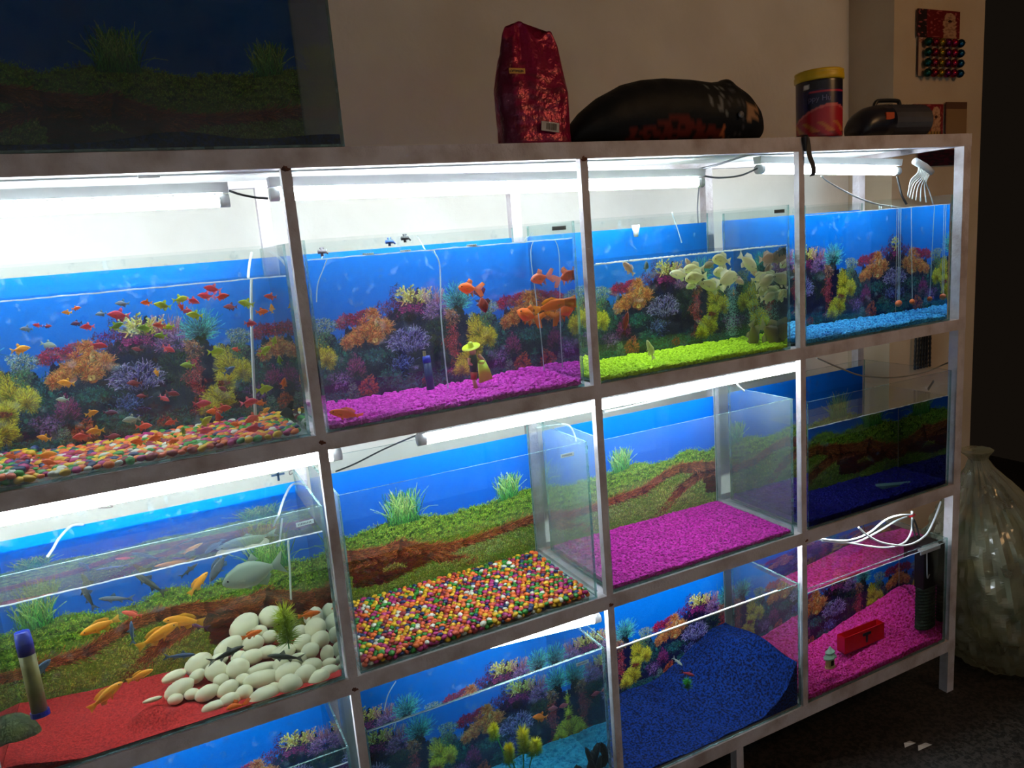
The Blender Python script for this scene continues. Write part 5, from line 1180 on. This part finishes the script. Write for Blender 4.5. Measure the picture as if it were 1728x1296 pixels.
tc_ = card('bell_card', 'cream card with rows of shiny coloured bells hanging on the pillar', (2.350, .26), (2.578, .390), .409, lambda u, v: rgb(140, 70, 60) if (v > .86 and math.sin(u*70)*math.cos(v*90) > .2) else rgb(170, 140, 116))
BC = [rgb(16, 70, 66), rgb(130, 24, 44), rgb(150, 120, 30), rgb(110, 20, 80), rgb(150, 20, 60), rgb(10, 70, 110)]
for i in range(6):
    for j in range(4):
        b = MB(); x = 2.378+.036*i; z = .372-.035*j; b.ell((x, .392, z), (.015, .014, .015), seg=12, rings=8); b.box((x-.009, .378, z-.002), (x+.009, .3785, z+.0)); b.build('bell', mat('bell %d' % i, BC[i], .2, metal=.8), tc_, smooth=True)
card('blister_pack', 'narrow dim blister pack hanging on the pillar above the rack corner', (2.51, .05), (2.63, .17), .408, lambda u, v: rgb(140, 108, 74) if v < .8 else rgb(96, 66, 50))
card('folded_packs', 'dark packs hanging on the pillar seen through the end of the rack', (2.36, -.058), (2.62, .0), .408, lambda u, v: rgb(60, 16, 30) if noise.noise(Vector((u*9, v*9, 3))) > 0 else rgb(20, 14, 20))
# strap over the rail
b = MB(); P = [(1.36, .06, .003), (1.353, .02, .004), (1.352, -.003, .002), (1.357, -.006, -.02), A(1366, 262, -.01), A(1372, 280, -.012), A(1373, 291, -.012), A(1370, 297, -.01)]
b.sheet(bez(P, 6), .016, (1, 0, .1)); o = b.build('strap', mat('black strap', rgb(16, 20, 34), .5)); tag(o, 'black strap hanging over the top rail below the treat can', 'strap')
b = MB(); b.tube([(1.345, -.0045, .0), (1.349, -.004, -.035)], [.008, .004], 8); o = b.build('strap_tail', mat('black strap', rgb(16, 20, 34), .5)); tag(o, 'short end of black strap on the rail joint', 'strap')
# leads hanging on the pillar seen behind the unlit tank
for k in range(6):
    x = onY(1545+k*5, 600, .40)[0]; b = MB(); P = [(x, .40, -.60), (x+.004*math.sin(k), .40, -.70), (x-.003, .40, -.82)]
    P = bez(P, 14); b.tube(P, [.0042+.0016*(i % 2) for i in range(len(P))], 6); o = b.build('hanging_lead', M_black); tag(o, 'dark braided lead hanging on the pillar behind the unlit tank', 'lead', 'dark leads on the pillar')

# ---------------------------------------------------------------- big clear plastic sack by the rack end
t = empty('plastic_sack', (2.36, .04, -Z0)); tag(t, 'tall crumpled clear plastic sack standing on the floor beside the rack', 'sack')
SX = lambda z: 2.385-.215*(z/.8)**1.3
SPR = [(0, .20), (.05, .25), (.20, .295), (.38, .285), (.50, .25), (.62, .17), (.70, .105), (.765, .05), (.80, .032), (.83, .06)]
def sackmesh(n=110, rows=100, seed=0):
    b = MB(); vs = []
    for j in range(rows+1):
        z = .83*j/rows; r = lerp(SPR, z)
        for q in range(n):
            a = 2*math.pi*q/n; ca, sa = math.cos(a), math.sin(a)
            nn = noise.noise(Vector((ca*2.2+seed, sa*2.2, z*5)))*.12+noise.noise(Vector((ca*8+seed, sa*8, z*22)))*.09+noise.noise(Vector((ca*20, sa*20, z*14)))*.05+.07*abs(math.sin(a*11+z*5))*min(1, z/.5)
            rr_ = r*(1+nn); vs.append((SX(z)+.02+ca*rr_*.90, .04+sa*rr_*.75, -Z0+.002+z))
    fs = [(i*n+q, i*n+(q+1) % n, (i+1)*n+(q+1) % n, (i+1)*n+q) for i in range(rows) for q in range(n)]+[tuple(range(n))[::-1], tuple(rows*n+q for q in range(n))]
    b.add(vs, fs); return b
sackmesh().build('clear_film', thin('crinkled film', (.78, .80, .72, 1), haze=.42, gloss=1.3, f0=.08, rough=.18, hazecol=(.62, .60, .42, 1), hscale=7, bump=.5), t, smooth=False)
rnd = random.Random(3)
for k in range(34):
    z = rnd.uniform(.05, .58); a = rnd.uniform(0, 6.28); s = rnd.uniform(.05, .08); r = max(0, lerp(SPR, z)*.88-s)*rnd.uniform(.3, 1)
    c = (SX(z)+math.cos(a)*r, .04+math.sin(a)*r*.7, -Z0+z); b = MB()
    b.ell(c, (s, s*.8, s*.55), Matrix.Rotation(rnd.uniform(0, 3), 3, 'Z') @ Matrix.Rotation(rnd.uniform(-.8, .8), 3, 'X'), seg=14, rings=10, jit=.34, seed=k)
    ci = k % 5 if z < .42 else 2
    cl = [(168, 156, 92), (150, 132, 74), (70, 110, 80), (130, 84, 60), (180, 170, 120)][ci]
    b.build('stuffed_pack', mat('wrapped pack %d' % ci, rgb(*cl), .6, scale=14, col2=rgb(cl[0]*.6, cl[1]*.6, cl[2]*.6)), t, smooth=True)
# paper scraps on the floor
for x, y, s, lab in ((1535, 1258, .022, 'pale paper scrap on the dark floor, nearer the rack leg'), (1560, 1262, .028, 'longer pale paper scrap on the dark floor')):
    c = onZ(x, y, -Z0); b = MB(); b.add([(c[0]-s, c[1], -Z0+.001), (c[0]+s, c[1]-.006, -Z0+.004), (c[0]+s*.8, c[1]+.012, -Z0+.002), (c[0]-s*.5, c[1]+.012, -Z0+.006)], [(0, 1, 2, 3), (3, 2, 1, 0)]); o = b.build('paper_scrap', mat('paper scrap', rgb(200, 196, 190), .7)); tag(o, lab, 'scrap', 'paper scraps on the floor')

# ---------------------------------------------------------------- light of the room, camera
def area(name, loc, target, size, power, col):
    l = bpy.data.lights.new(name, 'AREA'); l.energy = power; l.size = size; l.color = col
    o = bpy.data.objects.new(name, l); COL.objects.link(o); o.location = loc
    o.rotation_euler = (Vector(target)-Vector(loc)).to_track_quat('-Z', 'Y').to_euler(); return o
area('ceiling_lamp', (2.2, -1.9, 2.75), (1.2, .2, 1.6), .7, AMB1, (1.0, .57, .24))
w = bpy.data.worlds.new('World'); sc.world = w; w.use_nodes = True
w.node_tree.nodes['Background'].inputs[0].default_value = (1.0, .72, .5, 1); w.node_tree.nodes['Background'].inputs[1].default_value = .006
cam = bpy.data.cameras.new('Camera'); co = bpy.data.objects.new('Camera', cam); COL.objects.link(co); sc.camera = co
cam.sensor_width = 36; cam.lens = f_px/1728*36; cam.clip_start = .02
M = Matrix((Vector(R_), Vector(U_), -Vector(F_))).transposed().to_4x4()
co.matrix_world = Matrix.Translation((CAM[0], CAM[1], CAM[2]+Z0)) @ M
sc.view_settings.view_transform = 'Standard'; sc.view_settings.look = 'None'; sc.view_settings.gamma = 1.0; sc.view_settings.exposure = 0.0; sc.view_settings.use_curve_mapping = False
cy_ = sc.cycles
cy_.max_bounces = 10; cy_.diffuse_bounces = 3; cy_.glossy_bounces = 4; cy_.transmission_bounces = 8; cy_.transparent_max_bounces = 48
cy_.use_denoising = True; cy_.sample_clamp_indirect = 12.0; cy_.caustics_reflective = False; cy_.caustics_refractive = True

for o in bpy.data.objects:
    if '_w' in o: del o['_w']
